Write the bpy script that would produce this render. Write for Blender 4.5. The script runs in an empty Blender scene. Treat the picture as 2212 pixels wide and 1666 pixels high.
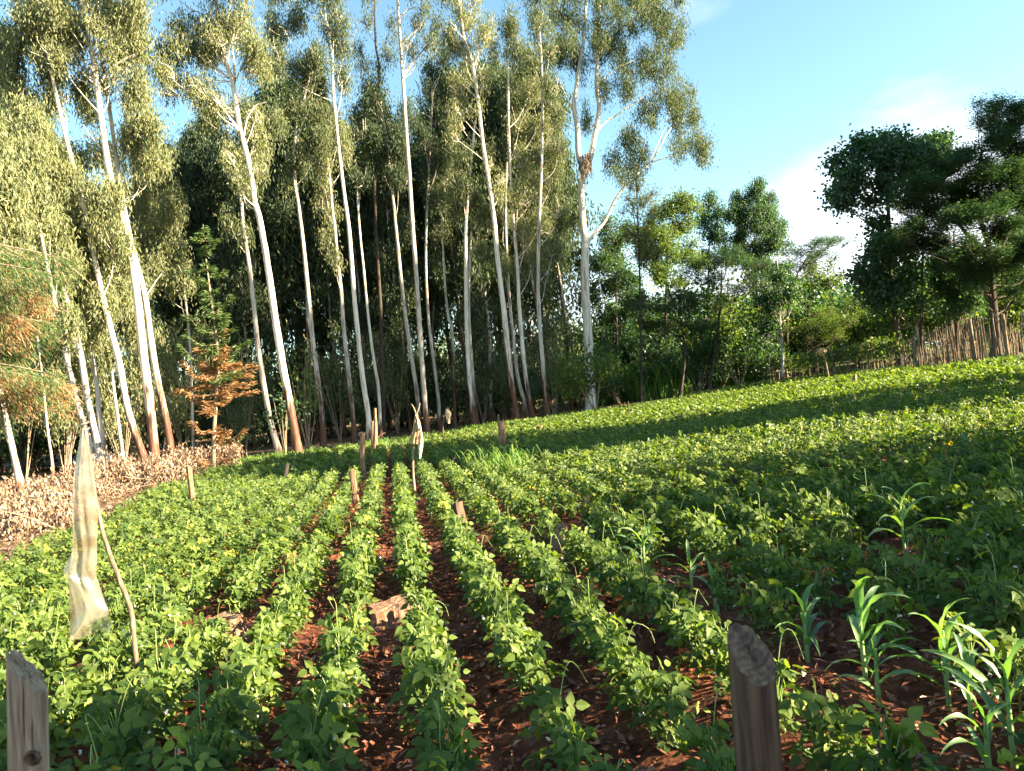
import bpy, math
import numpy as np
from mathutils import Matrix, Vector

rng = np.random.default_rng(11)
SC = bpy.context.scene
COL = SC.collection
R = math.radians

# ------------------------------------------------------------------ camera
F = 1671.0                      # focal length in pixels of a 2212 px wide picture
ROLL, PITCH, EYE = R(5.7), R(0.45), 1.6
CAMP = np.array([0.0, 0.0, EYE])
fw = np.array([0, math.cos(PITCH), math.sin(PITCH)])
up0 = np.array([0, -math.sin(PITCH), math.cos(PITCH)])
rt0 = np.array([1.0, 0, 0])
RT = math.cos(ROLL) * rt0 - math.sin(ROLL) * up0
UP = math.sin(ROLL) * rt0 + math.cos(ROLL) * up0
cam = bpy.data.cameras.new('camera')
cam.sensor_width = 36.0
cam.lens = 36.0 * F / 2212.0
cam.clip_start, cam.clip_end = 0.05, 3000
cam.dof.use_dof = True
cam.dof.focus_distance = 11.0
cam.dof.aperture_fstop = 8.0
camo = bpy.data.objects.new('camera', cam)
camo.matrix_world = Matrix(((RT[0], UP[0], -fw[0], 0), (RT[1], UP[1], -fw[1], 0), (RT[2], UP[2], -fw[2], EYE), (0, 0, 0, 1)))
COL.objects.link(camo)
SC.camera = camo

# ------------------------------------------------------------------ light
SUN_AZ, SUN_EL = R(106), R(22)          # clockwise from +Y
SUNV = np.array([math.sin(SUN_AZ) * math.cos(SUN_EL), math.cos(SUN_AZ) * math.cos(SUN_EL), math.sin(SUN_EL)])
W = bpy.data.worlds.new("World")
SC.world = W
W.use_nodes = True
nt = W.node_tree
nt.nodes.clear()
n_out = nt.nodes.new('ShaderNodeOutputWorld')
n_bg = nt.nodes.new('ShaderNodeBackground')
n_sky = nt.nodes.new('ShaderNodeTexSky')
n_sky.sky_type = 'NISHITA'
n_sky.sun_disc = False
n_sky.sun_elevation = SUN_EL
n_sky.sun_rotation = SUN_AZ
n_sky.air_density = 1.0
n_sky.dust_density = 0.5
n_sky.ozone_density = 1.3
n_bg.inputs['Strength'].default_value = 0.05
# thin cloud low in the sky
n_tc = nt.nodes.new('ShaderNodeTexCoord')
n_sep = nt.nodes.new('ShaderNodeSeparateXYZ')
n_map = nt.nodes.new('ShaderNodeMapping')
n_map.inputs['Scale'].default_value = (1.0, 1.0, 2.4)
n_map.inputs['Location'].default_value = (0.35, 0.1, 0.2)
n_noi = nt.nodes.new('ShaderNodeTexNoise')
n_noi.inputs['Scale'].default_value = 2.3
n_noi.inputs['Detail'].default_value = 7
n_noi.inputs['Roughness'].default_value = 0.55
n_el = nt.nodes.new('ShaderNodeMapRange')
n_el.inputs['From Min'].default_value = 0.36
n_el.inputs['From Max'].default_value = 0.03
n_el.inputs['To Min'].default_value = 0.0
n_el.inputs['To Max'].default_value = 0.52
n_add = nt.nodes.new('ShaderNodeMath'); n_add.operation = 'ADD'
n_rmp = nt.nodes.new('ShaderNodeMapRange'); n_rmp.interpolation_type = 'SMOOTHSTEP'
n_rmp.inputs['From Min'].default_value = 0.63
n_rmp.inputs['From Max'].default_value = 0.92
n_mix = nt.nodes.new('ShaderNodeMix'); n_mix.data_type = 'RGBA'
L = nt.links.new
L(n_tc.outputs['Generated'], n_map.inputs['Vector']); L(n_map.outputs[0], n_noi.inputs['Vector'])
L(n_tc.outputs['Generated'], n_sep.inputs[0]); L(n_sep.outputs['Z'], n_el.inputs['Value'])
L(n_noi.outputs['Fac'], n_add.inputs[0]); L(n_el.outputs[0], n_add.inputs[1]); L(n_add.outputs[0], n_rmp.inputs['Value'])
n_tint = nt.nodes.new('ShaderNodeMix'); n_tint.data_type = 'RGBA'; n_tint.blend_type = 'MULTIPLY'; n_tint.inputs['Factor'].default_value = 1
n_tint.inputs['B'].default_value = (0.98, 1.16, 1.06, 1)          # the phone's cyan rendering of the clear sky
L(n_sky.outputs[0], n_tint.inputs['A'])
n_az = nt.nodes.new('ShaderNodeMapRange'); n_az.inputs['From Min'].default_value = -0.15; n_az.inputs['From Max'].default_value = 0.22
n_mm = nt.nodes.new('ShaderNodeMath'); n_mm.operation = 'MULTIPLY'
L(n_sep.outputs['X'], n_az.inputs['Value']); L(n_az.outputs[0], n_mm.inputs[0]); L(n_rmp.outputs[0], n_mm.inputs[1])
L(n_mm.outputs[0], n_mix.inputs['Factor']); L(n_tint.outputs['Result'], n_mix.inputs['A'])
n_mix.inputs['B'].default_value = (5.6, 5.8, 6.2, 1)
L(n_mix.outputs['Result'], n_bg.inputs['Color']); L(n_bg.outputs[0], n_out.inputs['Surface'])

sun = bpy.data.lights.new('sun', 'SUN')
sun.energy = 5.0
sun.angle = R(0.5)
sun.color = (1.0, 0.83, 0.56)
suno = bpy.data.objects.new('sun', sun)
suno.rotation_euler = Vector(-SUNV).to_track_quat('-Z', 'Y').to_euler()
COL.objects.link(suno)

SC.view_settings.view_transform = 'Standard'
SC.view_settings.look = 'None'
SC.view_settings.gamma = 1
SC.view_settings.exposure = 2.8
SC.render.engine = 'CYCLES'
cy = SC.cycles
cy.max_bounces = 6; cy.diffuse_bounces = 3; cy.glossy_bounces = 2
cy.transmission_bounces = 4; cy.transparent_max_bounces = 6
cy.use_denoising = True
cy.use_adaptive_sampling = True
cy.adaptive_threshold = 0.02
cy.caustics_reflective = False; cy.caustics_refractive = False

# ------------------------------------------------------------------ terrain helpers
def hashn(ix, iy, s):
    h = np.sin(ix * 127.1 + iy * 311.7 + s * 74.7) * 43758.5453
    return h - np.floor(h)
def vnoise(x, y, sc=1.0, s=0):
    x = np.asarray(x, float) * sc; y = np.asarray(y, float) * sc
    ix, iy = np.floor(x), np.floor(y)
    fx, fy = x - ix, y - iy
    fx, fy = fx * fx * (3 - 2 * fx), fy * fy * (3 - 2 * fy)
    return (hashn(ix, iy, s) * (1 - fx) + hashn(ix + 1, iy, s) * fx) * (1 - fy) + (hashn(ix, iy + 1, s) * (1 - fx) + hashn(ix + 1, iy + 1, s) * fx) * fy
def g(x, y):
    x = np.asarray(x, float)
    s = np.log1p(np.exp(np.clip(x, -30, 50) * 0.8)) / 0.8
    return 0.043 * np.minimum(s, 45) + 0 * np.asarray(y, float)
def ray(px, py):
    d = fw + RT * (px - 1106) / F + UP * (833 - py) / F
    return d
def at(px, py, D):                        # point on the sight line through a pixel at depth D
    d = ray(px, py)
    return CAMP + d * (D / d[1])
def onground(px, py, h=0.0):
    d = ray(px, py)
    lo, hi = 0.5, 200.0
    for _ in range(50):
        m = (lo + hi) / 2
        p = CAMP + d * (m / d[1])
        if p[2] > g(p[0], p[1]) + h: lo = m
        else: hi = m
    return CAMP + d * (lo / d[1])
def ground_at(px, D):                     # ground point at depth D whose foot shows near column px
    lo, hi = 300.0, 3000.0
    for _ in range(40):
        m = (lo + hi) / 2
        p = at(px, m, D)
        if p[2] > g(p[0], p[1]): lo = m
        else: hi = m
    return at(px, lo, D)
def project(P):
    v = np.asarray(P) - CAMP
    z = v @ fw
    return 1106 + F * (v @ RT) / z, 833 - F * (v @ UP) / z, z

# ------------------------------------------------------------------ mesh helpers
class MB:
    def __init__(s): s.V = []; s.L = []; s.K = []; s.T = []; s.M = []; s.n = 0
    def add(s, V, Fc, t=0.0, mat=0):
        V = np.asarray(V, float).reshape(-1, 3)
        Fc = np.asarray(Fc, int)
        s.V.append(V); s.L.append((Fc + s.n).ravel()); s.K.append(np.full(len(Fc), Fc.shape[1]))
        s.M.append(np.full(len(Fc), mat))
        s.T.append(np.broadcast_to(np.asarray(t, float), (len(V),)).copy())
        s.n += len(V)
        return s
    def mesh(s, name, mats, smooth=False, origin=None):
        me = bpy.data.meshes.new(name)
        V = np.concatenate(s.V); Lp = np.concatenate(s.L); K = np.concatenate(s.K)
        if origin is not None: V = V - np.asarray(origin)
        me.vertices.add(len(V)); me.vertices.foreach_set('co', V.astype(np.float32).ravel())
        me.loops.add(len(Lp)); me.loops.foreach_set('vertex_index', Lp.astype(np.int32))
        me.polygons.add(len(K))
        st = np.concatenate([[0], np.cumsum(K)[:-1]])
        me.polygons.foreach_set('loop_start', st.astype(np.int32))
        me.polygons.foreach_set('material_index', np.concatenate(s.M).astype(np.int32))
        me.polygons.foreach_set('use_smooth', np.full(len(K), smooth))
        a = me.attributes.new('tint', 'FLOAT', 'POINT')
        a.data.foreach_set('value', np.concatenate(s.T).astype(np.float32))
        for m in (mats if isinstance(mats, (list, tuple)) else [mats]): me.materials.append(m)
        me.update(calc_edges=True)
        return me
    def build(s, name, mats, parent=None, smooth=False, origin=None, **tags):
        o = bpy.data.objects.new(name, s.mesh(name, mats, smooth, origin if origin is not None else (parent.location if parent else None)))
        COL.objects.link(o)
        if parent: o.parent = parent
        elif origin is not None: o.location = origin
        tag(o, **tags)
        return o
def tag(o, label=None, category=None, group=None, kind=None):
    for k, v in (('label', label), ('category', category), ('group', group), ('kind', kind)):
        if v: o[k] = v
    return o
def thing(name, loc, label, category, group=None):
    o = bpy.data.objects.new(name, None)
    o.empty_display_size = 0.2
    COL.objects.link(o); o.location = [float(c) for c in loc]
    return tag(o, label, category, group)
def dup(root, loc, rz=0.0, sc=1.0, label=None, group=None):
    r = root.copy(); COL.objects.link(r)
    r.location = [float(c) for c in loc]; r.rotation_euler = (0, 0, rz); r.scale = (sc, sc, sc)
    if label: r['label'] = label
    if group: r['group'] = group
    for ch in root.children:
        c = ch.copy(); COL.objects.link(c); c.parent = r
        for gch in ch.children:
            d = gch.copy(); COL.objects.link(d); d.parent = c
    return r
def nrm(a): return a / np.maximum(np.linalg.norm(a, axis=-1, keepdims=True), 1e-9)
def smoothline(P, n):
    P = np.asarray(P, float)
    t = np.linspace(0, len(P) - 1, n)
    out = []
    for u in t:
        i = min(int(u), len(P) - 2); f = u - i
        p0 = P[max(i - 1, 0)]; p1 = P[i]; p2 = P[i + 1]; p3 = P[min(i + 2, len(P) - 1)]
        out.append(0.5 * ((2 * p1) + (-p0 + p2) * f + (2 * p0 - 5 * p1 + 4 * p2 - p3) * f * f + (-p0 + 3 * p1 - 3 * p2 + p3) * f ** 3))
    return np.array(out)
def tube(mb, P, rad, sides=8, t=0.0, rough=0.0, n=None, cap=True, mat=0):
    P = np.asarray(P, float)
    if n: 
        rr = np.interp(np.linspace(0, 1, n), np.linspace(0, 1, len(np.atleast_1d(rad))), np.atleast_1d(rad)); P = smoothline(P, n)
    else: rr = np.interp(np.linspace(0, 1, len(P)), np.linspace(0, 1, len(np.atleast_1d(rad))), np.atleast_1d(rad))
    T = nrm(np.gradient(P, axis=0))
    ref = np.array([0.13, 1.0, 0.07]) if abs(T[0][1]) < 0.8 else np.array([1.0, 0.1, 0])
    A = nrm(np.cross(T, ref)); B = np.cross(T, A)
    th = np.linspace(0, 2 * np.pi, sides, endpoint=False)
    m = len(P)
    k = 1 + (rough * (rng.random((m, sides)) - 0.5) * 2 if rough else np.zeros((m, sides)))
    V = P[:, None] + (rr[:, None] * k)[..., None] * (np.cos(th)[None, :, None] * A[:, None] + np.sin(th)[None, :, None] * B[:, None])
    i = np.arange(m - 1)[:, None] * sides; j = np.arange(sides)[None]; j2 = (j + 1) % sides
    Fc = np.stack([i + j, i + j2, i + sides + j2, i + sides + j], -1).reshape(-1, 4)
    tt = np.repeat(t, sides) if np.ndim(t) else t
    mb.add(V.reshape(-1, 3), Fc, tt, mat)
    if cap:
        mb.add(np.vstack([V[-1], P[-1] + T[-1] * rr[-1] * 0.15]), [(a, (a + 1) % sides, sides) for a in range(sides)], t[-1] if np.ndim(t) else t, mat)
    return mb
# leaf templates: x along, y across, z normal
LANCE = (np.array([[0, 0, 0], [.45, .5, .05], [1, 0, -.05], [.45, -.5, .05]]), np.array([[0, 1, 2, 3]]))
OV_V = np.array([[0, 0, 0], [.36, 0, -.03], [.7, 0, -.06], [1, 0, -.16],
                 [.08, .30, .03], [.36, .43, .05], [.72, .22, -.01],
                 [.08, -.30, .03], [.36, -.43, .05], [.72, -.22, -.01]])
OV_Q = np.array([[0, 1, 5, 4], [1, 2, 6, 5], [1, 0, 7, 8], [2, 1, 8, 9]])
OV_T = np.array([[2, 3, 6], [3, 2, 9]])
def place(mb, P, A, N, Ln, Wd, tint, tpl=LANCE, mat=0):
    A = nrm(A); B = nrm(np.cross(N, A)); N = np.cross(A, B)
    T, faces = tpl[0], tpl[1:]
    Ln = np.broadcast_to(Ln, (len(P),)); Wd = np.broadcast_to(Wd, (len(P),))
    V = P[:, None] + T[None, :, 0:1] * Ln[:, None, None] * A[:, None] + T[None, :, 1:2] * Wd[:, None, None] * B[:, None] + T[None, :, 2:3] * Ln[:, None, None] * N[:, None]
    k = len(T); off = np.arange(len(P))[:, None, None] * k
    n0 = mb.n
    tt = np.repeat(tint, k)
    first = True
    for Fc in faces:
        if first:
            mb.add(V.reshape(-1, 3), (Fc[None] + off).reshape(-1, Fc.shape[1]), tt, mat); first = False
        else:
            mb.L.append(((Fc[None] + off).reshape(-1, Fc.shape[1]) + n0).ravel())
            m = len(P) * len(Fc); mb.K.append(np.full(m, Fc.shape[1])); mb.M.append(np.full(m, mat))
def rdir(n): return nrm(rng.normal(size=(n, 3)))
def clump(mb, c, r, n, Ln, Wd, mode='hang', lumps=7, per=9, spread=None, tlo=0.0, thi=1.0):
    """n leaves gathered in sprigs in an uneven cloud round c with radii r"""
    c = np.asarray(c, float); r = np.asarray(r, float)
    ns = max(3, int(n / per))
    sub = rdir(lumps) * (rng.random((lumps, 1)) ** 0.45) * 0.72
    sig = 0.21 if mode == 'hang' else .25 if mode != 'flat' else 0.3
    w = rng.integers(0, lumps, ns)
    P = sub[w] + rdir(ns) * np.abs(rng.normal(0, sig, (ns, 1)))
    if mode == 'flat': P[:, 2] = sub[w][:, 2] + rng.normal(0, 0.10, ns)
    P = c + P * r
    if spread is None: spread = Ln * (1.15 if mode == 'hang' else 1.3)
    Q = np.repeat(P, per, 0) + rng.normal(0, 1, (ns * per, 3)) * (np.array([.75, .75, 1.35]) * spread if mode == 'hang' else spread)
    m = len(Q)
    ts = np.repeat(rng.random(ns), per)
    if mode == 'hang':
        A = np.array([0, 0, -1.0]) + rng.normal(0, 0.42, (m, 3)); N = rdir(m)
    elif mode == 'flat':
        A = rdir(m) * np.array([1, 1, 0.25]); N = np.array([0, 0, 1.0]) + rng.normal(0, 0.35, (m, 3))
    elif mode == 'spray':
        A = nrm(Q - c) + rng.normal(0, 0.45, (m, 3)); N = rdir(m)
    else:
        A = rdir(m) + np.array([0, 0, -0.25]); N = rdir(m) + np.array([0, 0, 0.5])
    t = tlo + (thi - tlo) * np.clip(0.55 * ts + 0.45 * rng.random(m), 0, 1)
    place(mb, Q, A, N, Ln * rng.uniform(.7, 1.3, m), Wd * rng.uniform(.75, 1.25, m), t)

# ------------------------------------------------------------------ materials
def newmat(name):
    m = bpy.data.materials.new(name); m.use_nodes = True
    t = m.node_tree; t.nodes.clear()
    return m, t, t.nodes.new, t.links.new
def ramp(nd, stops):
    e = nd.color_ramp.elements
    while len(e) < len(stops): e.new(0.5)
    for k, (p, c) in enumerate(stops): e[k].position = p; e[k].color = (*c, 1)
def leafmat(name, stops, trans=0.45, tcol=(1.5, 1.6, 0.6), gloss=0.06, rough=0.4):
    m, t, nn, ln = newmat(name)
    out = nn('ShaderNodeOutputMaterial'); at_ = nn('ShaderNodeAttribute'); at_.attribute_name = 'tint'
    rp = nn('ShaderNodeValToRGB'); ramp(rp, stops)
    ln(at_.outputs['Fac'], rp.inputs[0])
    df = nn('ShaderNodeBsdfDiffuse'); tr = nn('ShaderNodeBsdfTranslucent'); gl = nn('ShaderNodeBsdfGlossy')
    gl.inputs['Roughness'].default_value = rough
    gl.inputs['Color'].default_value = (1, 1, 1, 1)
    mu = nn('ShaderNodeMix'); mu.data_type = 'RGBA'; mu.blend_type = 'MULTIPLY'; mu.inputs['Factor'].default_value = 1
    mu.inputs['B'].default_value = (*tcol, 1)
    ln(rp.outputs[0], mu.inputs['A']); ln(rp.outputs[0], df.inputs[0]); ln(mu.outputs['Result'], tr.inputs[0])
    m1 = nn('ShaderNodeMixShader'); m1.inputs[0].default_value = trans
    m2 = nn('ShaderNodeMixShader')
    fr = nn('ShaderNodeLayerWeight'); fr.inputs['Blend'].default_value = 0.25
    mm = nn('ShaderNodeMath'); mm.operation = 'MULTIPLY_ADD'; mm.inputs[1].default_value = gloss * 2; mm.inputs[2].default_value = gloss
    ln(fr.outputs['Fresnel'], mm.inputs[0]); ln(mm.outputs[0], m2.inputs[0])
    ln(df.outputs[0], m1.inputs[1]); ln(tr.outputs[0], m1.inputs[2]); ln(m1.outputs[0], m2.inputs[1]); ln(gl.outputs[0], m2.inputs[2])
    ln(m2.outputs[0], out.inputs[0])
    return m
def woodmat(name, stops, scale=(6, 6, 0.8), nscale=4.0, bump=0.4, rough=0.85, usetint=None, fine=0.5):
    """streaky noise along z; usetint = colour the tint attribute blends to"""
    m, t, nn, ln = newmat(name)
    out = nn('ShaderNodeOutputMaterial'); bs = nn('ShaderNodeBsdfPrincipled'); bs.inputs['Roughness'].default_value = rough
    bs.inputs['Specular IOR Level'].default_value = 0.25
    tc = nn('ShaderNodeTexCoord'); mp = nn('ShaderNodeMapping'); mp.inputs['Scale'].default_value = scale
    no = nn('ShaderNodeTexNoise'); no.inputs['Scale'].default_value = nscale; no.inputs['Detail'].default_value = 6; no.inputs['Roughness'].default_value = 0.6
    ln(tc.outputs['Object'], mp.inputs[0]); ln(mp.outputs[0], no.inputs['Vector'])
    rp = nn('ShaderNodeValToRGB'); ramp(rp, stops); ln(no.outputs['Fac'], rp.inputs[0])
    last = rp.outputs[0]
    if usetint:
        at_ = nn('ShaderNodeAttribute'); at_.attribute_name = 'tint'
        n2 = nn('ShaderNodeTexNoise'); n2.inputs['Scale'].default_value = 1.6; n2.inputs['Detail'].default_value = 5
        mp2 = nn('ShaderNodeMapping'); mp2.inputs['Scale'].default_value = (5, 5, 0.7)
        ln(tc.outputs['Object'], mp2.inputs[0]); ln(mp2.outputs[0], n2.inputs['Vector'])
        ma = nn('ShaderNodeMath'); ma.operation = 'MULTIPLY_ADD'; ma.inputs[1].default_value = 1.9
        sub = nn('ShaderNodeMath'); sub.operation = 'ADD'; sub.inputs[1].default_value = -0.95
        ln(n2.outputs['Fac'], ma.inputs[0]); ln(at_.outputs['Fac'], sub.inputs[0]); ln(sub.outputs[0], ma.inputs[2])
        cl = nn('ShaderNodeMapRange'); cl.inputs['From Min'].default_value = 0.3; cl.inputs['From Max'].default_value = 0.7
        ln(ma.outputs[0], cl.inputs['Value'])
        rp2 = nn('ShaderNodeValToRGB'); ramp(rp2, usetint); ln(no.outputs['Fac'], rp2.inputs[0])
        mx = nn('ShaderNodeMix'); mx.data_type = 'RGBA'
        ln(cl.outputs[0], mx.inputs['Factor']); ln(last, mx.inputs['A']); ln(rp2.outputs[0], mx.inputs['B'])
        last = mx.outputs['Result']
    ln(last, bs.inputs['Base Color'])
    bu = nn('ShaderNodeBump'); bu.inputs['Strength'].default_value = bump; bu.inputs['Distance'].default_value = 0.02
    ln(no.outputs['Fac'], bu.inputs['Height']); ln(bu.outputs[0], bs.inputs['Normal'])
    ln(bs.outputs[0], out.inputs[0])
    return m
M = {}
M['euca'] = leafmat('eucalyptus_leaf', [(0, (.045, .065, .035)), (.5, (.10, .128, .06)), (.85, (.19, .205, .09)), (1, (.30, .27, .12))], .3, (1.3, 1.5, .6), 0.015, .5)
M['euca_pale_lit'] = leafmat('pale_lit_eucalyptus_leaf', [(0, (.08, .11, .055)), (.5, (.18, .205, .10)), (.85, (.30, .295, .145)), (1, (.42, .35, .17))], .32, (1.3, 1.4, .6), 0.015, .5)  # paler young leaf, with warm glare and sunlight also put into the colour
M['euca_shaded'] = leafmat('shaded_eucalyptus_leaf', [(0, (.03, .05, .03)), (.6, (.065, .095, .048)), (1, (.14, .165, .075))], .3, (1.4, 1.6, .6), 0.012, .5)  # darker copy of the leaf: the plantation's shade is put into its colour
M['broad'] = leafmat('broad_leaf', [(0, (.022, .055, .036)), (.6, (.05, .10, .055)), (.9, (.10, .15, .06)), (1, (.22, .24, .08))], .4, (1.7, 2.0, .5), 0.015, .5)
M['bright'] = leafmat('bright_leaf', [(0, (.045, .085, .025)), (.6, (.10, .15, .04)), (1, (.24, .26, .07))], .45, (1.5, 1.7, .5), 0.012, .5)
M['acacia'] = leafmat('acacia_leaf', [(0, (.025, .055, .038)), (.6, (.05, .095, .052)), (1, (.11, .15, .06))], .35, (1.4, 1.7, .6), 0.009, .5)
M['cyp'] = leafmat('cypress_green', [(0, (.035, .08, .03)), (.6, (.08, .14, .04)), (1, (.16, .21, .06))], .3, (1.3, 1.5, .5), .02, .5)
M['cypdead'] = leafmat('cypress_dead', [(0, (.17, .085, .04)), (.5, (.33, .19, .095)), (1, (.50, .34, .18))], .3, (1.3, 1.1, .7), .0, .6)
M['dry'] = leafmat('dry_leaf', [(0, (.10, .058, .036)), (.5, (.24, .155, .10)), (.85, (.36, .25, .17)), (1, (.50, .38, .27))], .15, (1.2, 1.0, .8), .04, .5)
M['litter'] = leafmat('leaf_litter', [(0, (.10, .03, .015)), (.5, (.24, .075, .035)), (.85, (.34, .13, .06)), (1, (.44, .24, .14))], .1, (1.2, 1.0, .7), .03, .5)
M['bean'] = leafmat('bean_leaf', [(0, (.030, .064, .018)), (.5, (.088, .140, .030)), (.85, (.165, .220, .048)), (.96, (.26, .29, .06)), (1, (.40, .32, .04))], .42, (1.65, 1.65, .4), .01, .5)
M['vine'] = leafmat('bean_stem', [(0, (.16, .26, .06)), (1, (.32, .42, .12))], .3, (1.3, 1.3, .6), .05, .4)
M['flower'] = leafmat('bean_flower', [(0, (.75, .75, .70)), (1, (.85, .85, .8))], .3, (1, 1, 1), .03, .5)
M['maize'] = leafmat('maize_leaf', [(0, (.07, .16, .055)), (.6, (.11, .22, .07)), (1, (.18, .30, .09))], .42, (1.8, 1.9, .5), 0.027, .5)
M['maizestalk'] = leafmat('maize_stalk', [(0, (.22, .36, .12)), (1, (.32, .46, .18))], .2, (1.3, 1.3, .6), .05, .4)
M['grass'] = leafmat('grass', [(0, (.06, .14, .03)), (.6, (.12, .22, .05)), (1, (.26, .34, .08))], .4, (1.5, 1.6, .4), .012, .5)
BROWN = [(.3, (.035, .018, .013)), (.5, (.10, .045, .028)), (.7, (.22, .12, .08))]
M['white_bark'] = woodmat('smooth_white_bark', [(.30, (.20, .14, .10)), (.40, (.45, .38, .31)), (.50, (.72, .65, .56)), (.62, (.78, .71, .62)), (.72, (.46, .41, .36))], (4, 4, .35), 3.0, .25, .7, BROWN)
M['grey_bark'] = woodmat('grey_bark', [(.3, (.10, .07, .05)), (.42, (.27, .22, .18)), (.5, (.48, .43, .38)), (.6, (.56, .51, .45)), (.72, (.26, .23, .20))], (4, 4, .4), 3.0, .2, .75, BROWN)
M['dark_bark'] = woodmat('dark_bark', [(.3, (.025, .02, .016)), (.6, (.08, .06, .045)), (.8, (.15, .12, .09))], (5, 5, .8), 4.0, .5, .9)
M['twig'] = woodmat('twig_bark', [(.3, (.14, .10, .07)), (.6, (.32, .25, .18)), (.8, (.48, .40, .30))], (6, 6, 2), 4.0, .2, .8)
M['stump'] = woodmat('stump_bark', [(.3, (.08, .04, .025)), (.5, (.24, .13, .08)), (.7, (.42, .27, .17))], (9, 9, 1.5), 5.0, .8, .9)
M['picket'] = woodmat('picket_wood', [(.3, (.05, .035, .025)), (.5, (.17, .12, .08)), (.7, (.36, .27, .19))], (8, 8, 2), 4.0, .3, .85)
M['post_old'] = woodmat('weathered_post_wood', [(.28, (.06, .038, .025)), (.42, (.22, .155, .105)), (.58, (.34, .26, .185)), (.75, (.44, .35, .26))], (28, 28, 1.3), 1.6, .7, .8, usetint=[(.3, (.03, .02, .014)), (.7, (.07, .045, .03))])
M['post_brown'] = woodmat('brown_post_wood', [(.28, (.025, .016, .011)), (.45, (.055, .033, .022)), (.6, (.11, .068, .044)), (.8, (.17, .11, .075))], (20, 20, 1.2), 1.6, .5, .7, usetint=[(.3, (.015, .01, .008)), (.7, (.04, .025, .018))])
M['charred'] = woodmat('charred_wood', [(.3, (.015, .013, .012)), (.7, (.07, .06, .05))], (10, 10, 2), 4, .4, .9)
M['cloth'] = woodmat('white_rag', [(.3, (.55, .36, .20)), (.7, (.78, .60, .42))], (6, 6, 2), 4, .3, .9)
M['sack'] = woodmat('brown_sack', [(.3, (.34, .20, .10)), (.7, (.50, .32, .17))], (8, 8, 8), 6, .3, .9)

def cutmat():
    m, t, nn, ln = newmat('sawn_wood_end')
    out = nn('ShaderNodeOutputMaterial'); bs = nn('ShaderNodeBsdfPrincipled'); bs.inputs['Roughness'].default_value = .8
    tc = nn('ShaderNodeTexCoord'); wv = nn('ShaderNodeTexWave'); wv.wave_type = 'RINGS'; wv.rings_direction = 'SPHERICAL'
    wv.inputs['Scale'].default_value = 22; wv.inputs['Distortion'].default_value = 3; wv.inputs['Detail'].default_value = 3
    mp = nn('ShaderNodeMapping'); mp.inputs['Location'].default_value = (0.01, 0.0, -1.0)
    no = nn('ShaderNodeTexNoise'); no.inputs['Scale'].default_value = 45; no.inputs['Detail'].default_value = 5
    ln(tc.outputs['Object'], mp.inputs[0]); ln(mp.outputs[0], wv.inputs['Vector']); ln(tc.outputs['Object'], no.inputs['Vector'])
    mx = nn('ShaderNodeMix'); mx.data_type = 'FLOAT'; mx.inputs['Factor'].default_value = .9
    ln(wv.outputs['Fac'], mx.inputs['A']); ln(no.outputs['Fac'], mx.inputs['B'])
    rp = nn('ShaderNodeValToRGB'); ramp(rp, [(.3, (.03, .018, .011)), (.5, (.095, .058, .036)), (.75, (.21, .14, .09))])
    ln(mx.outputs['Result'], rp.inputs[0]); ln(rp.outputs[0], bs.inputs['Base Color']); ln(bs.outputs[0], out.inputs[0])
    bu = nn('ShaderNodeBump'); bu.inputs['Strength'].default_value = .5; bu.inputs['Distance'].default_value = .0015
    ln(mx.outputs['Result'], bu.inputs['Height']); ln(bu.outputs[0], bs.inputs['Normal'])
    return m
M['cut'] = cutmat()
def plasticmat():
    m, t, nn, ln = newmat('cloudy_plastic_film')
    out = nn('ShaderNodeOutputMaterial'); tr = nn('ShaderNodeBsdfTransparent'); tl = nn('ShaderNodeBsdfTranslucent'); df = nn('ShaderNodeBsdfDiffuse'); gl = nn('ShaderNodeBsdfGlossy')
    no = nn('ShaderNodeTexNoise'); no.inputs['Scale'].default_value = 7; no.inputs['Detail'].default_value = 4
    tc = nn('ShaderNodeTexCoord'); ln(tc.outputs['Object'], no.inputs['Vector'])
    rp = nn('ShaderNodeValToRGB'); ramp(rp, [(.35, (.30, .22, .14)), (.5, (.46, .42, .34)), (.7, (.54, .51, .44))])
    ln(no.outputs['Fac'], rp.inputs[0]); ln(rp.outputs[0], tl.inputs[0]); ln(rp.outputs[0], df.inputs[0])
    tr.inputs[0].default_value = (.95, .93, .85, 1)
    gl.inputs['Roughness'].default_value = .22
    a = nn('ShaderNodeMixShader'); a.inputs[0].default_value = .45
    b = nn('ShaderNodeMixShader'); b.inputs[0].default_value = .5
    c = nn('ShaderNodeMixShader'); c.inputs[0].default_value = .10
    ln(df.outputs[0], a.inputs[1]); ln(tl.outputs[0], a.inputs[2])
    ln(tr.outputs[0], b.inputs[1]); ln(a.outputs[0], b.inputs[2])
    ln(b.outputs[0], c.inputs[1]); ln(gl.outputs[0], c.inputs[2]); ln(c.outputs[0], out.inputs[0])
    return m
M['plastic'] = plasticmat()
def wiremat():
    m, t, nn, ln = newmat('rusty_wire')
    out = nn('ShaderNodeOutputMaterial'); bs = nn('ShaderNodeBsdfPrincipled')
    bs.inputs['Base Color'].default_value = (.30, .27, .25, 1); bs.inputs['Metallic'].default_value = .7; bs.inputs['Roughness'].default_value = .5
    ln(bs.outputs[0], out.inputs[0]); return m
M['wire'] = wiremat()
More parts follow.
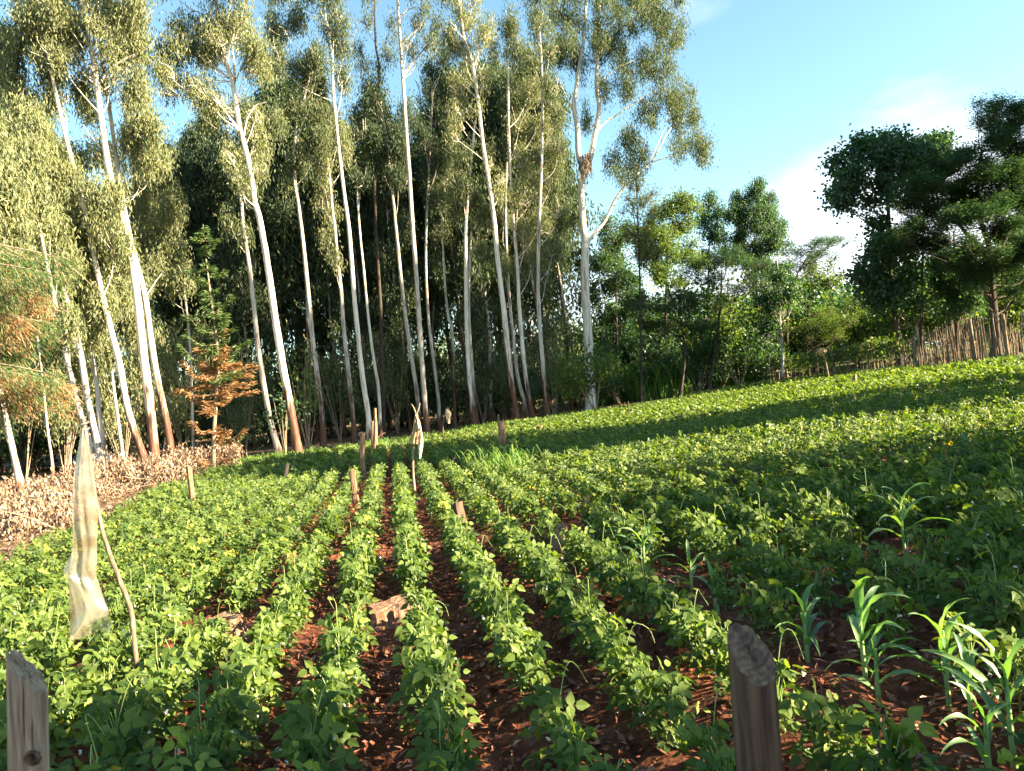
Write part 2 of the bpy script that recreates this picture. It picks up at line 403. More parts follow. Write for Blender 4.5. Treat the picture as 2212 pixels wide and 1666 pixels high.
def groundmat():
    m, t, nn, ln = newmat('red_soil_and_litter')
    out = nn('ShaderNodeOutputMaterial'); bs = nn('ShaderNodeBsdfPrincipled'); bs.inputs['Roughness'].default_value = .95
    bs.inputs['Specular IOR Level'].default_value = .15
    tc = nn('ShaderNodeTexCoord')
    n1 = nn('ShaderNodeTexNoise'); n1.inputs['Scale'].default_value = 9; n1.inputs['Detail'].default_value = 9; n1.inputs['Roughness'].default_value = .65
    n2 = nn('ShaderNodeTexNoise'); n2.inputs['Scale'].default_value = 45; n2.inputs['Detail'].default_value = 5
    vo = nn('ShaderNodeTexVoronoi'); vo.inputs['Scale'].default_value = 26
    for n in (n1, n2, vo): ln(tc.outputs['Object'], n.inputs['Vector'])
    r1 = nn('ShaderNodeValToRGB'); ramp(r1, [(.3, (.05, .018, .010)), (.5, (.12, .042, .022)), (.7, (.23, .088, .045))]); ln(n1.outputs['Fac'], r1.inputs[0])
    r2 = nn('ShaderNodeValToRGB'); ramp(r2, [(.3, (.07, .045, .025)), (.5, (.15, .10, .055)), (.7, (.26, .18, .10))]); ln(n2.outputs['Fac'], r2.inputs[0])
    r3 = nn('ShaderNodeValToRGB'); ramp(r3, [(.3, (.03, .06, .015)), (.5, (.06, .10, .025)), (.7, (.11, .15, .04))]); ln(n2.outputs['Fac'], r3.inputs[0])
    a = nn('ShaderNodeAttribute'); a.attribute_name = 'tint'
    f1 = nn('ShaderNodeMapRange'); f1.inputs['From Min'].default_value = 0; f1.inputs['From Max'].default_value = 1
    f2 = nn('ShaderNodeMapRange'); f2.inputs['From Min'].default_value = 1; f2.inputs['From Max'].default_value = 2
    ln(a.outputs['Fac'], f1.inputs['Value']); ln(a.outputs['Fac'], f2.inputs['Value'])
    m1 = nn('ShaderNodeMix'); m1.data_type = 'RGBA'; m2 = nn('ShaderNodeMix'); m2.data_type = 'RGBA'
    ln(f1.outputs[0], m1.inputs['Factor']); ln(r1.outputs[0], m1.inputs['A']); ln(r2.outputs[0], m1.inputs['B'])
    ln(f2.outputs[0], m2.inputs['Factor']); ln(m1.outputs['Result'], m2.inputs['A']); ln(r3.outputs[0], m2.inputs['B'])
    ln(m2.outputs['Result'], bs.inputs['Base Color'])
    bu = nn('ShaderNodeBump'); bu.inputs['Strength'].default_value = 1; bu.inputs['Distance'].default_value = .05
    b2 = nn('ShaderNodeBump'); b2.inputs['Strength'].default_value = .6; b2.inputs['Distance'].default_value = .03
    ln(n1.outputs['Fac'], bu.inputs['Height']); ln(vo.outputs['Distance'], b2.inputs['Height']); ln(bu.outputs[0], b2.inputs['Normal']); ln(b2.outputs[0], bs.inputs['Normal'])
    ln(bs.outputs[0], out.inputs[0])
    return m
M['ground'] = groundmat()

# ------------------------------------------------------------------ ground and field outline
edge_px = [(-500, 1330), (-250, 1245), (-80, 1190), (0, 1165), (230, 1090), (500, 1000), (700, 968), (900, 945), (1100, 908), (1400, 872), (1600, 830), (1800, 806), (2000, 790), (2212, 768), (2500, 744)]
EDGE = []
for p in edge_px:
    q = onground(p[0], p[1], 0.33)
    EDGE.append((math.atan2(q[0], q[1]), math.hypot(q[0], q[1])))
EDGE.sort()
EA = np.array([e[0] for e in EDGE]); ER = np.array([e[1] for e in EDGE])
def field_R(x, y): return np.interp(np.arctan2(x, y), EA, ER)
def infield(x, y, m=0.0): return np.hypot(x, y) < field_R(x, y) - m
ROWAZ = R(-9.1)
rd = np.array([math.sin(ROWAZ), math.cos(ROWAZ)]); rn = np.array([math.cos(ROWAZ), -math.sin(ROWAZ)])
sA = onground(740, 1560, .2)[:2] @ rn; sB = onground(950, 1600, .2)[:2] @ rn
ROW = 0.465; S0 = sB

xs = np.unique(np.concatenate([np.arange(-14, 16, .11), np.arange(16, 40, .6), np.arange(-60, -14, 1.0), np.arange(40, 120, 4), [-1500, -600, -300, -150, -100, 160, 300, 600, 1500]]))
ys = np.unique(np.concatenate([np.arange(-2, 20, .11), np.arange(20, 42, .5), np.arange(42, 90, 3), np.arange(-30, -2, 2), [-800, -200, -80, 120, 200, 400, 800, 2000]]))
GX, GY = np.meshgrid(xs, ys)
near = np.exp(-np.maximum(np.hypot(GX, GY) - 16, 0) / 6) 
srow = (GX * rn[0] + GY * rn[1] - S0) / ROW
fld = infield(GX, GY)
GZ = g(GX, GY) - 0.0 + near * (0.035 * np.cos(2 * np.pi * srow) * fld + 0.05 * (vnoise(GX, GY, 2.1, 1) - .5) + .05 * (vnoise(GX, GY, 6.5, 2) - .5) + .035 * (rng.random(GX.shape) - .5)) - .02
zone = np.where(fld, 0.0, 1.0)
az = np.arctan2(GX, GY)
zone = np.where((~fld) & ((az > R(8)) | (np.hypot(GX, GY) > 90)), 1.7, zone)
nx, ny = len(xs), len(ys)
i = np.arange(ny - 1)[:, None] * nx; j = np.arange(nx - 1)[None]
Fq = np.stack([i + j, i + j + 1, i + nx + j + 1, i + nx + j], -1).reshape(-1, 4)
MB().add(np.stack([GX, GY, GZ], -1).reshape(-1, 3), Fq, zone.ravel()).build('ground', M['ground'], smooth=True, kind='structure')

# ------------------------------------------------------------------ trees
def px_tree(name, base_px, D, pts, r0, r1, label, bark='white_bark', leaf='euca', clumps=(), branches=(), brown=(0.0, 0.0), dens=1.0, LnW=(.175, .038), mode='hang',
            category='tree', group=None, dz=0.8, extra_top=None, lumps=10, sides=10, trunkname='trunk', autobranch=True, per=14, broot=None, cscale=1.0, extra=0):
    """a tree from picture points: pts from the foot up, all near depth D"""
    base = ground_at(base_px, D)
    root = thing(name, base, label, category, group)
    clumps = list(clumps)
    for c in list(clumps):
        for _ in range(extra):
            a = rng.random() * 6.28; q = rng.uniform(.7, 1.2)
            clumps.append((c[0] + math.cos(a) * c[2] * q, c[1] + math.sin(a) * c[3] * q, c[2] * rng.uniform(.35, .55), c[3] * rng.uniform(.35, .55)))
    P = [base - np.array([0, 0, .15])] + [at(px, py, D + dd) for px, py, dd in [(q + (0,))[:3] for q in pts]]
    if extra_top is not None: P.append(P[-1] + np.array(extra_top))
    mb = MB()
    line = smoothline(P, 8 * len(P))
    h = line[:, 2] - base[2]
    lo, hi = brown
    hi *= .7; lo *= .5
    tt = np.clip(1 - (h - lo) / max(hi - lo, 1e-3), 0, 1) if hi > 0 else np.zeros(len(h))
    s = np.linspace(0, 1, len(line))
    r0, r1 = r0 * .84, r1 * .84
    rad = r0 + (r1 - r0) * s + r0 * .5 * np.exp(-h / .4)
    tube(mb, line, rad, sides, t=tt, rough=.05)
    tr = mb.build(trunkname, M[bark], root, smooth=True)
    bm = MB(); nb = 0
    for br in branches:
        Q = [at(px, py, D + dd) for px, py, dd in [(q + (0,))[:3] for q in br[0]]]
        tube(bm, Q, [br[1], br[2]], 7, n=6 * len(Q)); nb += 1
    cm = MB()
    for c in clumps:
        px, py, rx, ry = c[0], c[1], c[2] * cscale, c[3] * cscale; dd = c[4] if len(c) > 4 else rng.uniform(-dz, dz)
        C = at(px, py, D + dd); k = (D + dd) / F
        rr = np.array([rx * k, rx * k, ry * k])
        area = math.pi * rx * ry * (1024 / 2212) ** 2
        n = int(dens * area * 1.45) + 40
        clump(cm, C, rr, n, LnW[0], LnW[1], mode, lumps=lumps, per=per)
        if autobranch:
            # a limb from the trunk below into the clump, with twigs
            hh = C[2] - (0.9 + 1.2 * rr[2])
            kk = int(np.argmin(np.abs(line[:, 2] - max(hh, line[0, 2] + 1))))
            if c[2] * (D / F) < .45 and c[3] > 12 and rng.random() < .5: continue
            S = line[kk]; mid = (S + C) / 2 + np.array([0, 0, -.12 * np.linalg.norm(C - S)]) + rng.normal(0, .08, 3)
            tube(bm, [S, mid, C], [max(rad[kk] * .24, .018), .008], 6, n=9); nb += 1
            for _ in range(7):
                e = C + rdir(1)[0] * rr * .9
                s0 = mid * .35 + C * .65
                tube(bm, [s0, (s0 + e) / 2 + rng.normal(0, .1, 3), e], [.016, .006], 4, n=5)
    if nb: bm.build('branches' if False else 'limb', M[bark], root, smooth=True)
    if clumps: cm.build('crown', M[leaf], root)
    return root

EU = 'eucalyptus_tree'
GF = 'eucalyptus trees along the plantation edge'
# far-left stand
px_tree(EU, 336, 26, [(336, 1020), (324, 879), (309, 761), (293, 617), (270, 488), (238, 380), (218, 250), (200, 120), (178, 10), (160, -120)], .20, .07,
        'large white-barked eucalyptus, thickest pale trunk at the left, crown leaving the frame', brown=(1.5, 6), clumps=[
        (60, 40, 55, 45), (120, 20, 55, 45), (170, 70, 50, 45), (230, 40, 55, 50), (290, 30, 45, 40), (110, 110, 45, 40), (250, 110, 40, 40), (300, 100, 40, 40), (215, 175, 25, 30, .8),
        (170, -60, 90, 60), (60, -70, 80, 60), (270, -60, 70, 50), (60, 100, 45, 35), (130, -140, 80, 60)], leaf='euca_pale_lit', extra=2, dens=.72, group=GF,
        branches=[([(222, 170), (250, 140), (290, 118)], .06, .02), ([(205, 120), (170, 60), (140, 20)], .07, .02), ([(235, 335), (205, 305), (180, 270)], .03, .01)], dz=1.5)
px_tree(EU, 375, 27, [(375, 1005), (359, 910), (340, 820), (324, 722), (312, 636), (292, 560), (272, 470), (257, 384), (240, 260), (221, 140), (215, 60), (205, -60)], .16, .05,
        'white eucalyptus stem crossing behind the thickest pale trunk at the left', brown=(1.5, 7), clumps=[
        (290, 215, 38, 38), (320, 270, 45, 40), (290, 300, 45, 45), (350, 340, 35, 25), (320, 350, 42, 28), (180, 190, 35, 35), (190, 235, 28, 30), (300, 180, 35, 35), (205, 330, 20, 25)], leaf='euca_pale_lit', group=GF,
        branches=[([(243, 175), (262, 145), (300, 130)], .04, .015), ([(243, 180), (258, 165), (280, 170)], .04, .01), ([(265, 318), (285, 315), (305, 316)], .035, .015), ([(316, 640), (335, 610), (350, 590)], .03, .01)])
px_tree(EU, 322, 25.5, [(320, 1012), (289, 929), (273, 871), (258, 785), (238, 707), (219, 629), (205, 560), (180, 440), (148, 320), (130, 244), (100, 100), (85, -30)], .15, .05,
        'leaning eucalyptus whose trunk slants left behind the thickest pale trunk', brown=(1, 5), clumps=[
        (95, 85, 45, 45), (110, 150, 35, 40), (120, 215, 32, 30), (150, 390, 45, 45), (240, 420, 40, 45), (210, 480, 50, 50), (180, 540, 45, 45), (90, -20, 50, 50), (250, 520, 40, 45)], leaf='euca_pale_lit', group=GF)
ml = [(212, 24, [(211, 1025), (191, 949), (168, 871), (145, 777), (120, 660), (95, 540), (70, 420)], .13, 'slim eucalyptus, first trunk right of the plastic bag on its stick', [(70, 430, 45, 45), (105, 480, 45, 45), (60, 350, 40, 45), (130, 560, 45, 45), (95, 620, 45, 45), (140, 690, 35, 35)]),
      (226, 25, [(225, 1025), (191, 871), (172, 754), (148, 664), (125, 578), (100, 450), (80, 300)], .14, 'slim eucalyptus, middle trunk of the close trio near the plastic bag', [(85, 290, 40, 50), (60, 230, 40, 50), (110, 380, 45, 45), (150, 480, 45, 45), (20, 300, 40, 50), (150, 620, 35, 40)]),
      (235, 26.5, [(234, 1015), (217, 918), (207, 812), (187, 691), (176, 600), (160, 480), (150, 420)], .12, 'slim eucalyptus, right trunk of the close trio near the plastic bag', [(190, 430, 45, 45), (150, 430, 40, 40), (200, 560, 45, 45), (175, 640, 40, 40), (195, 720, 32, 36), (225, 650, 32, 36)]),
      (267, 28, [(266, 990), (254, 902), (242, 808), (230, 707), (222, 620), (215, 540)], .08, 'thin eucalyptus pole behind the leaning trunk at the left', [(260, 560, 45, 45), (250, 630, 40, 45), (290, 700, 30, 35), (225, 760, 32, 36)]),
      (46, 20, [(43, 1048), (20, 937), (2, 851), (-20, 740), (-40, 600)], .11, 'bare lower trunk of the eucalyptus at the far left edge', [(-10, 560, 45, 50), (20, 500, 45, 50), (-60, 500, 60, 60), (0, 400, 45, 50), (0, 640, 40, 45), (-30, 300, 50, 60)]),
      (113, 26, [(113, 1002), (103, 929), (90, 800), (75, 680), (60, 560)], .06, 'thin eucalyptus pole between the far left trunk and the trio', [(50, 560, 40, 45), (30, 470, 45, 45), (70, 650, 40, 45), (40, 720, 35, 40), (20, 160, 40, 60), (10, 90, 40, 50)]),
      (418, 31, [(418, 980), (410, 742), (398, 629), (385, 520), (375, 450)], .07, 'thin grey eucalyptus just left of the rusty cypress', [(370, 440, 35, 45), (350, 500, 40, 45), (385, 540, 40, 45), (345, 580, 35, 35), (395, 600, 30, 30)]),
      (300, 32, [(300, 980), (292, 800), (285, 640), (280, 480), (285, 380)], .10, 'pale eucalyptus in dense leaf behind the crossing white stems', [(300, 420, 45, 45), (340, 400, 35, 40), (320, 480, 45, 45), (290, 540, 40, 40), (350, 470, 30, 35), (300, 600, 35, 40)]),
      (150, 31, [(150, 990), (140, 800), (125, 600), (110, 420), (100, 330)], .09, 'pale eucalyptus in dense leaf behind the trio near the bag', [(30, 390, 50, 50), (80, 520, 55, 50), (130, 330, 35, 30), (30, 600, 55, 50), (100, 700, 50, 45), (170, 340, 30, 30), (45, 820, 40, 40), (240, 340, 30, 30)])]
for b, D, pts, r, lab, cl in ml:
    px_tree(EU, b, D, pts, r, r * .35, lab, bark='grey_bark', brown=(.1, 1.6), clumps=cl, leaf='euca_pale_lit', group=GF, dens=1.15, dz=1.0, LnW=(.18, .044))

# the tall white trunk and its neighbours
px_tree(EU, 645, 28, [(641, 961), (631, 900), (618, 834), (607, 769), (595, 694), (586, 629), (573, 541), (560, 470), (550, 434), (537, 351), (517, 270), (503, 182), (488, 130), (475, 60), (465, 0), (450, -80)], .19, .06,
        'tall eucalyptus with gleaming white upper trunk and rust-red lower bark', brown=(2.0, 5.2), extra=2, dens=.72, group=GF, leaf='euca_pale_lit', clumps=[
        (400, 60, 48, 38), (470, 45, 45, 38), (360, 110, 35, 35), (345, 150, 30, 28), (430, 100, 42, 34), (540, 110, 38, 42), (505, 60, 42, 38), (560, 150, 24, 26), (385, 185, 40, 24), (430, 190, 34, 24), (470, 100, 30, 30),
        (505, 335, 20, 24), (560, 325, 26, 34), (540, 270, 22, 30), (520, 380, 16, 20), (470, 220, 22, 20), (420, -60, 70, 50), (500, -50, 60, 50)],
        branches=[([(494, 169), (470, 150), (449, 137), (425, 112)], .05, .015), ([(507, 254), (480, 232), (455, 215), (384, 195)], .045, .012), ([(527, 293), (535, 255), (553, 228), (575, 222)], .03, .01), ([(505, 185), (506, 140), (502, 107), (508, 40)], .06, .02), ([(506, 180), (520, 150), (535, 130)], .03, .01)])
px_tree(EU, 602, 30, [(599, 965), (582, 900), (566, 808), (556, 737), (547, 646), (537, 564), (525, 483), (521, 434), (508, 370), (495, 300), (470, 200)], .14, .05,
        'grey-white eucalyptus with flaking bark just left of the gleaming white trunk', bark='grey_bark', brown=(-1, 1.5), group=GF, clumps=[
        (505, 340, 25, 22), (470, 250, 45, 45), (520, 250, 40, 40), (540, 400, 22, 24), (580, 260, 40, 50), (490, 470, 22, 26), (530, 500, 16, 20)])
px_tree(EU, 698, 33, [(696, 900), (685, 810), (676, 739), (669, 667), (660, 577), (653, 509), (643, 433), (636, 381), (640, 280), (665, 180), (680, 90)], .15, .05,
        'eucalyptus with a rounded yellow-green top left of the open sky gap', bark='grey_bark', brown=(1, 6.5), group=GF, clumps=[
        (690, 125, 42, 38), (680, 180, 50, 45), (640, 140, 38, 38), (700, 240, 50, 45), (640, 240, 45, 45), (690, 300, 50, 40), (645, 340, 40, 30), (625, 385, 22, 20)])
px_tree(EU, 764, 34, [(764, 915), (753, 810), (742, 703), (737, 631), (728, 552), (723, 488), (718, 455), (708, 342), (701, 293), (693, 211)], .13, .05,
        'eucalyptus with sunlit leaf tufts all along its upper trunk, third right of the gleaming one', bark='grey_bark', brown=(1, 6), group=GF, leaf='euca_pale_lit', clumps=[
        (735, 290, 26, 28), (700, 350, 26, 26), (700, 400, 24, 28), (715, 460, 22, 30), (700, 515, 22, 24), (745, 330, 22, 26), (725, 555, 18, 22), (690, 440, 14, 18)])
px_tree(EU, 798, 33, [(796, 900), (785, 828), (775, 739), (766, 649), (759, 560), (753, 488), (744, 423), (734, 342), (729, 293), (720, 200), (715, 100), (700, 20)], .15, .05,
        'straight pale eucalyptus whose smooth trunk stands left of the forked stake', bark='white_bark', brown=(-.5, 1.5), group=GF, clumps=[
        (600, 60, 45, 40), (640, 40, 40, 34), (720, 50, 42, 40), (740, 100, 28, 34), (585, 120, 36, 42), (700, -20, 60, 40), (610, -30, 50, 35), (740, 170, 26, 34)], leaf='euca')
px_tree(EU, 822, 36, [(818, 846), (807, 774), (796, 688), (785, 577), (778, 509), (772, 420), (770, 340)], .10, .04,
        'slender bright-barked eucalyptus right of the straight pale one', brown=(.5, 2), group=GF, clumps=[(800, 300, 45, 50), (770, 260, 35, 50), (780, 380, 35, 35)], leaf='euca_shaded')
px_tree(EU, 830, 38, [(825, 774), (823, 685), (818, 595), (812, 488), (809, 358), (819, 163), (812, 98), (809, 0), (808, -60)], .12, .05,
        'dark thin eucalyptus standing against the sky gap, sparse tufts at its top', bark='dark_bark', group=GF, leaf='euca', dens=.75, clumps=[
        (775, 105, 20, 18), (842, 112, 22, 24), (790, 45, 20, 18), (846, 45, 16, 16), (812, 140, 26, 14), (850, 80, 16, 14), (800, -10, 24, 18), (780, 140, 18, 12)], autobranch=True)
px_tree(EU, 905, 36, [(905, 915), (900, 846), (886, 753), (871, 642), (861, 549), (855, 488), (845, 390), (835, 300), (822, 220)], .14, .05,
        'mottled eucalyptus directly behind the sack on the forked pole, left of two', bark='grey_bark', brown=(1, 5), group=GF, leaf='euca_shaded', clumps=[
        (810, 190, 40, 26), (820, 240, 48, 45), (860, 300, 48, 45), (820, 340, 52, 42), (860, 385, 34, 34), (880, 240, 30, 45)])
px_tree(EU, 922, 35, [(920, 900), (916, 846), (907, 717), (900, 606), (891, 488), (884, 374), (877, 277), (871, 182), (864, 81), (859, 0), (857, -60)], .15, .07,
        'tall eucalyptus with a bare dark top and right-reaching limbs against the sky', bark='grey_bark', brown=(1, 4), group=GF, leaf='euca', dens=.8, clumps=[
        (905, 50, 22, 22), (930, 95, 24, 22), (895, 110, 18, 18), (918, 15, 20, 18), (948, 50, 18, 20), (880, 95, 12, 12), (900, -30, 40, 25)],
        branches=[([(870, 160), (895, 130), (925, 95)], .06, .015), ([(868, 95), (895, 70), (915, 50)], .05, .015), ([(862, 40), (880, 22), (900, 15)], .04, .012), ([(872, 165), (905, 120), (935, 85)], .04, .01)])
px_tree(EU, 950, 40, [(947, 864), (936, 774), (927, 703), (921, 613), (920, 524), (925, 400), (930, 300), (935, 200)], .12, .05,
        'grey eucalyptus under the dark domed crown right of the sky gap', bark='grey_bark', brown=(0, 2), group=GF, leaf='euca_shaded', clumps=[
        (935, 140, 32, 34), (925, 190, 42, 40), (945, 250, 45, 45), (915, 300, 42, 42), (950, 330, 40, 40), (960, 110, 26, 30), (925, 380, 36, 40)])
px_tree(EU, 982, 40, [(981, 828), (977, 721), (966, 667), (957, 542), (955, 450)], .11, .05, 'flaky thin eucalyptus just behind the white rag on its stick', bark='grey_bark', group=GF, leaf='euca', clumps=[(955, 430, 35, 45), (960, 380, 30, 40), (950, 500, 22, 30)], brown=(3, 9))
px_tree(EU, 1024, 37, [(1022, 900), (1011, 774), (1007, 649), (1006, 524), (1007, 480), (1017, 358), (1027, 260)], .15, .06,
        'forward one of a close pair of straight pale eucalyptus trunks at mid-picture', bark='white_bark', group=GF, brown=(1, 4), leaf='euca', clumps=[(985, 330, 35, 36), (1000, 390, 34, 38), (985, 440, 30, 34), (970, 250, 30, 34)])
px_tree(EU, 1031, 38.5, [(1029, 900), (1016, 739), (1013, 631), (1018, 500)], .12, .06, 'rear one of a close pair of straight pale eucalyptus trunks at mid-picture', bark='grey_bark', group=GF, brown=(1, 5), leaf='euca', clumps=[(1035, 470, 32, 36), (1045, 540, 26, 30), (1020, 420, 26, 30)])
px_tree(EU, 1117, 36, [(1115, 893), (1100, 785), (1090, 685), (1079, 595), (1070, 506), (1069, 488), (1056, 390), (1043, 309), (1030, 195), (1017, 124), (1001, 75), (993, 0), (985, -60)], .17, .06,
        'tall eucalyptus with a drooping pale crown and curved white upper stem at mid-picture', bark='white_bark', extra=2, dens=.72, group=GF, brown=(1.5, 6.5), leaf='euca_pale_lit', clumps=[
        (1000, 40, 38, 40), (1050, 60, 30, 38), (1060, 105, 22, 34), (970, 80, 28, 34), (1000, 100, 30, 34), (985, 175, 24, 28), (1000, 225, 26, 30), (975, 270, 20, 24), (1045, 160, 18, 24), (985, -20, 60, 30), (1050, 330, 18, 26), (1075, 410, 16, 26)],
        branches=[([(1030, 195), (1000, 170), (985, 145)], .03, .01), ([(1017, 124), (1040, 105), (1058, 100)], .03, .01), ([(1032, 215), (1008, 190), (990, 175)], .03, .01)])
px_tree(EU, 1060, 42, [(1058, 739), (1049, 649), (1036, 542), (1034, 500)], .13, .06, 'shorter bright eucalyptus trunk left of the curved white stem', bark='white_bark', group=GF, leaf='euca', brown=(0, 3), clumps=[(1040, 390, 30, 36), (1020, 560, 24, 28), (1050, 580, 24, 26), (1035, 440, 30, 36)])
px_tree(EU, 1137, 39, [(1135, 880), (1118, 810), (1108, 721), (1097, 595), (1092, 450), (1096, 300), (1094, 150)], .13, .05, 'grey eucalyptus immediately right of the curved white stem', bark='grey_bark', group=GF, leaf='euca', brown=(0, 3), clumps=[
        (1100, 50, 42, 42), (1105, 180, 40, 42), (1120, 110, 40, 36), (1095, 240, 30, 34), (1100, 320, 30, 38), (1090, 470, 22, 32), (1085, 560, 22, 30)])
px_tree(EU, 1150, 37, [(1148, 890), (1133, 792), (1122, 667), (1118, 581), (1107, 452), (1104, 390), (1099, 276), (1098, 130)], .14, .05, 'eucalyptus in a column of bright hanging leaves left of the big forked tree', bark='white_bark', group=GF, leaf='euca_pale_lit', brown=(1, 5), clumps=[
        (1150, 190, 36, 38), (1125, 260, 36, 40), (1165, 270, 34, 38), (1135, 340, 38, 40), (1180, 330, 34, 36), (1120, 420, 34, 38), (1165, 400, 38, 40), (1130, 500, 36, 38), (1170, 480, 36, 38), (1150, 560, 36, 34), (1120, 580, 24, 30)])
px_tree(EU, 1185, 36, [(1181, 882), (1166, 703), (1162, 600), (1165, 480), (1170, 350), (1172, 200), (1165, 60)], .14, .05, 'leafy eucalyptus nearest the left side of the big forked tree', bark='grey_bark', group=GF, leaf='euca', brown=(1, 5), clumps=[
        (1160, 50, 42, 42), (1140, 120, 34, 32), (1185, 110, 30, 36), (1190, 190, 28, 36), (1205, 250, 26, 32), (1210, 310, 22, 28), (1200, 380, 28, 34), (1210, 450, 26, 30), (1195, 540, 24, 26), (1170, -20, 60, 30), (1180, 600, 18, 22)])

# the big forked tree
px_tree(EU, 1276, 40, [(1273, 775), (1268, 690), (1263, 600), (1264, 533), (1258, 472), (1256, 407), (1260, 371), (1250, 335), (1247, 276), (1240, 228), (1246, 185), (1251, 146), (1261, 81), (1266, 0), (1268, -60)], .30, .07,
        'big forked eucalyptus with pale limbs, standing alone against the sky', brown=(-2, 1.2), leaf='euca', group=GF, clumps=[
        (1442, 55, 30, 34), (1415, 35, 28, 26), (1360, 42, 38, 34), (1224, 36, 34, 34), (1230, 85, 30, 34), (1312, 114, 36, 36), (1377, 130, 38, 32), (1435, 156, 24, 22), (1360, 182, 30, 26), (1435, 205, 34, 32), (1474, 205, 26, 28),
        (1396, 241, 26, 22), (1474, 258, 28, 28), (1507, 302, 24, 28), (1517, 335, 14, 14), (1468, 312, 20, 20), (1354, 299, 22, 22), (1383, 322, 28, 26), (1328, 342, 20, 20), (1360, 362, 24, 20), (1266, 250, 14, 22), (1290, 60, 34, 38), (1260, 130, 24, 30),
        (1200, 130, 18, 24), (1300, 190, 16, 22), (1330, -20, 60, 34), (1230, -30, 50, 30), (1420, -10, 40, 26), (1440, 98, 24, 20)], dz=1.6, dens=.8, cscale=1.2, extra=4,
        branches=[([(1262, 365), (1276, 338), (1286, 286), (1294, 234), (1289, 179), (1292, 98), (1295, 0), (1296, -60)], .17, .05), ([(1288, 285), (1310, 262), (1331, 250), (1377, 218), (1410, 200), (1440, 190)], .06, .015),
                  ([(1244, 250), (1224, 211), (1198, 153), (1185, 114)], .05, .02), ([(1266, 545), (1276, 514), (1305, 481), (1325, 439), (1344, 410), (1367, 384), (1406, 351), (1440, 290), (1470, 250)], .10, .03),
                  ([(1405, 352), (1440, 340), (1480, 330), (1510, 315)], .035, .012), ([(1400, 355), (1425, 300), (1440, 260), (1445, 220)], .03, .01), ([(1292, 130), (1320, 90), (1350, 55), (1380, 40)], .05, .015), ([(1293, 180), (1330, 150), (1370, 130)], .04, .012), ([(1340, 415), (1350, 380), (1365, 360)], .025, .01)], autobranch=False)
# strips of bark caught in the fork
C = at(1263, 350, 39.7); mb = MB()
for k in range(170):
    a = rng.random() * 6.28; q = C + np.array([math.cos(a) * .34 * rng.random() ** .5, math.sin(a) * .3, rng.uniform(-.5, .42)])
    e = q + np.array([rng.normal(0, .12), rng.normal(0, .12), -rng.uniform(.15, .6)])
    tube(mb, [q, (q + e) / 2 + rng.normal(0, .05, 3), e], [.018, .008], 4, t=rng.random(), n=4)
mb.build('bark_tangle', M['twig'], origin=C, label='ragged bundle of fallen bark caught in the fork of the big eucalyptus', category='bark bundle')

# ---- plantation interior: copies of three slim trees
protos = []
for k in range(4):
    root = thing('plantation_eucalyptus', (0, 0, 0), 'slim eucalyptus deep in the shaded plantation behind the front row', 'tree', 'slim trees in the dark interior of the plantation')
    H = [21, 19, 22, 17][k]
    ln_ = np.array([[0, 0, -.2], [rng.normal(0, .15), .1, H * .3], [rng.normal(0, .25), .2, H * .6], [rng.normal(0, .3), 0, H * .95]])
    mb = MB(); tube(mb, ln_, [.13, .03], 7, t=np.clip(np.linspace(1.2, -.6, 24), 0, 1), n=24, rough=.06)
    bm = MB(); cm = MB()
    zc0 = [.40, .50, .44, .30][k] * H
    for q in range(22):
        z = zc0 + (H - zc0) * (q + .5) / 22
        wdt = 1.9 * (1 - .55 * (z / H) ** 2)
        a = rng.random() * 6.28
        c = np.array([math.cos(a) * wdt * .6, math.sin(a) * wdt * .6, z])
        clump(cm, c, (wdt * .75, wdt * .75, 1.0), 520, .30, .085, 'hang', lumps=6, per=10)
        tube(mb, [np.array([0, 0, z - .8]), c], [.035, .012], 4, n=4)
    for q in range(12):
        a = rng.random() * 6.28; z = rng.uniform(.1, 1.0) * zc0; rr_ = rng.uniform(.3, 1.2)
        clump(cm, (math.cos(a) * rr_, math.sin(a) * rr_, z), (.7, .7, .5), 90, .26, .09, 'hang', lumps=4, per=9, tlo=.3)
    mb.build('trunk', M['grey_bark'], root, smooth=True)
    cm.build('crown', M['euca_shaded'], root)
    protos.append(root)
MARKS = [(-300, 'outside the left edge'), (-100, 'just beyond the left edge'), (20, 'the far left trunk'), (120, 'the leftmost thin pole'), (215, 'the close trio of trunks'), (270, 'the leaning trunk'), (325, 'the thickest white trunk'), (375, 'the crossing white stem'), (440, 'the rusty cypress'), (520, 'the gap right of the cypress'),
         (575, 'the flaking grey-white trunk'), (625, 'the gleaming white trunk'), (680, 'the yellow-green topped tree'), (745, 'the tufted tree'), (785, 'the gnarled post'), (825, 'the slender bright trunk'), (900, 'the sack on its pole'), (960, 'the far white rag'), (1015, 'the close pair of trunks'), (1090, 'the curved white stem'),
         (1140, 'the hanging bright leaf column'), (1190, 'the leafy tree beside the forked one'), (1260, 'the big forked tree'), (1330, 'the bright sapling bush'), (1390, 'the feathery tree'), (1450, 'the fodder grass'), (1540, 'the flat-layered acacia'), (1630, 'the domed tree'), (1700, 'the ivy-wound trunk'), (1780, 'the bag-topped pole'),
         (1860, 'the olive cypress'), (1940, 'the arching broad-leaved tree'), (2010, 'the small-crowned tree'), (2070, 'the dark straight trunk'), (2150, 'the huge shade tree'), (2230, 'the right edge')]
used_lab = {}
def spot_label(lead, px, D):
    mk = min(MARKS, key=lambda m: abs(m[0] - px))[1]
    base = lead + (', ' if 'edge' in mk else ', behind ') + mk
    n = used_lab[base] = used_lab.get(base, 0) + 1
    return base + ('' if n == 1 else ', ' + ['', '', 'second back', 'third back', 'fourth back', 'fifth back', 'last back'][min(n, 6)])
spots = []
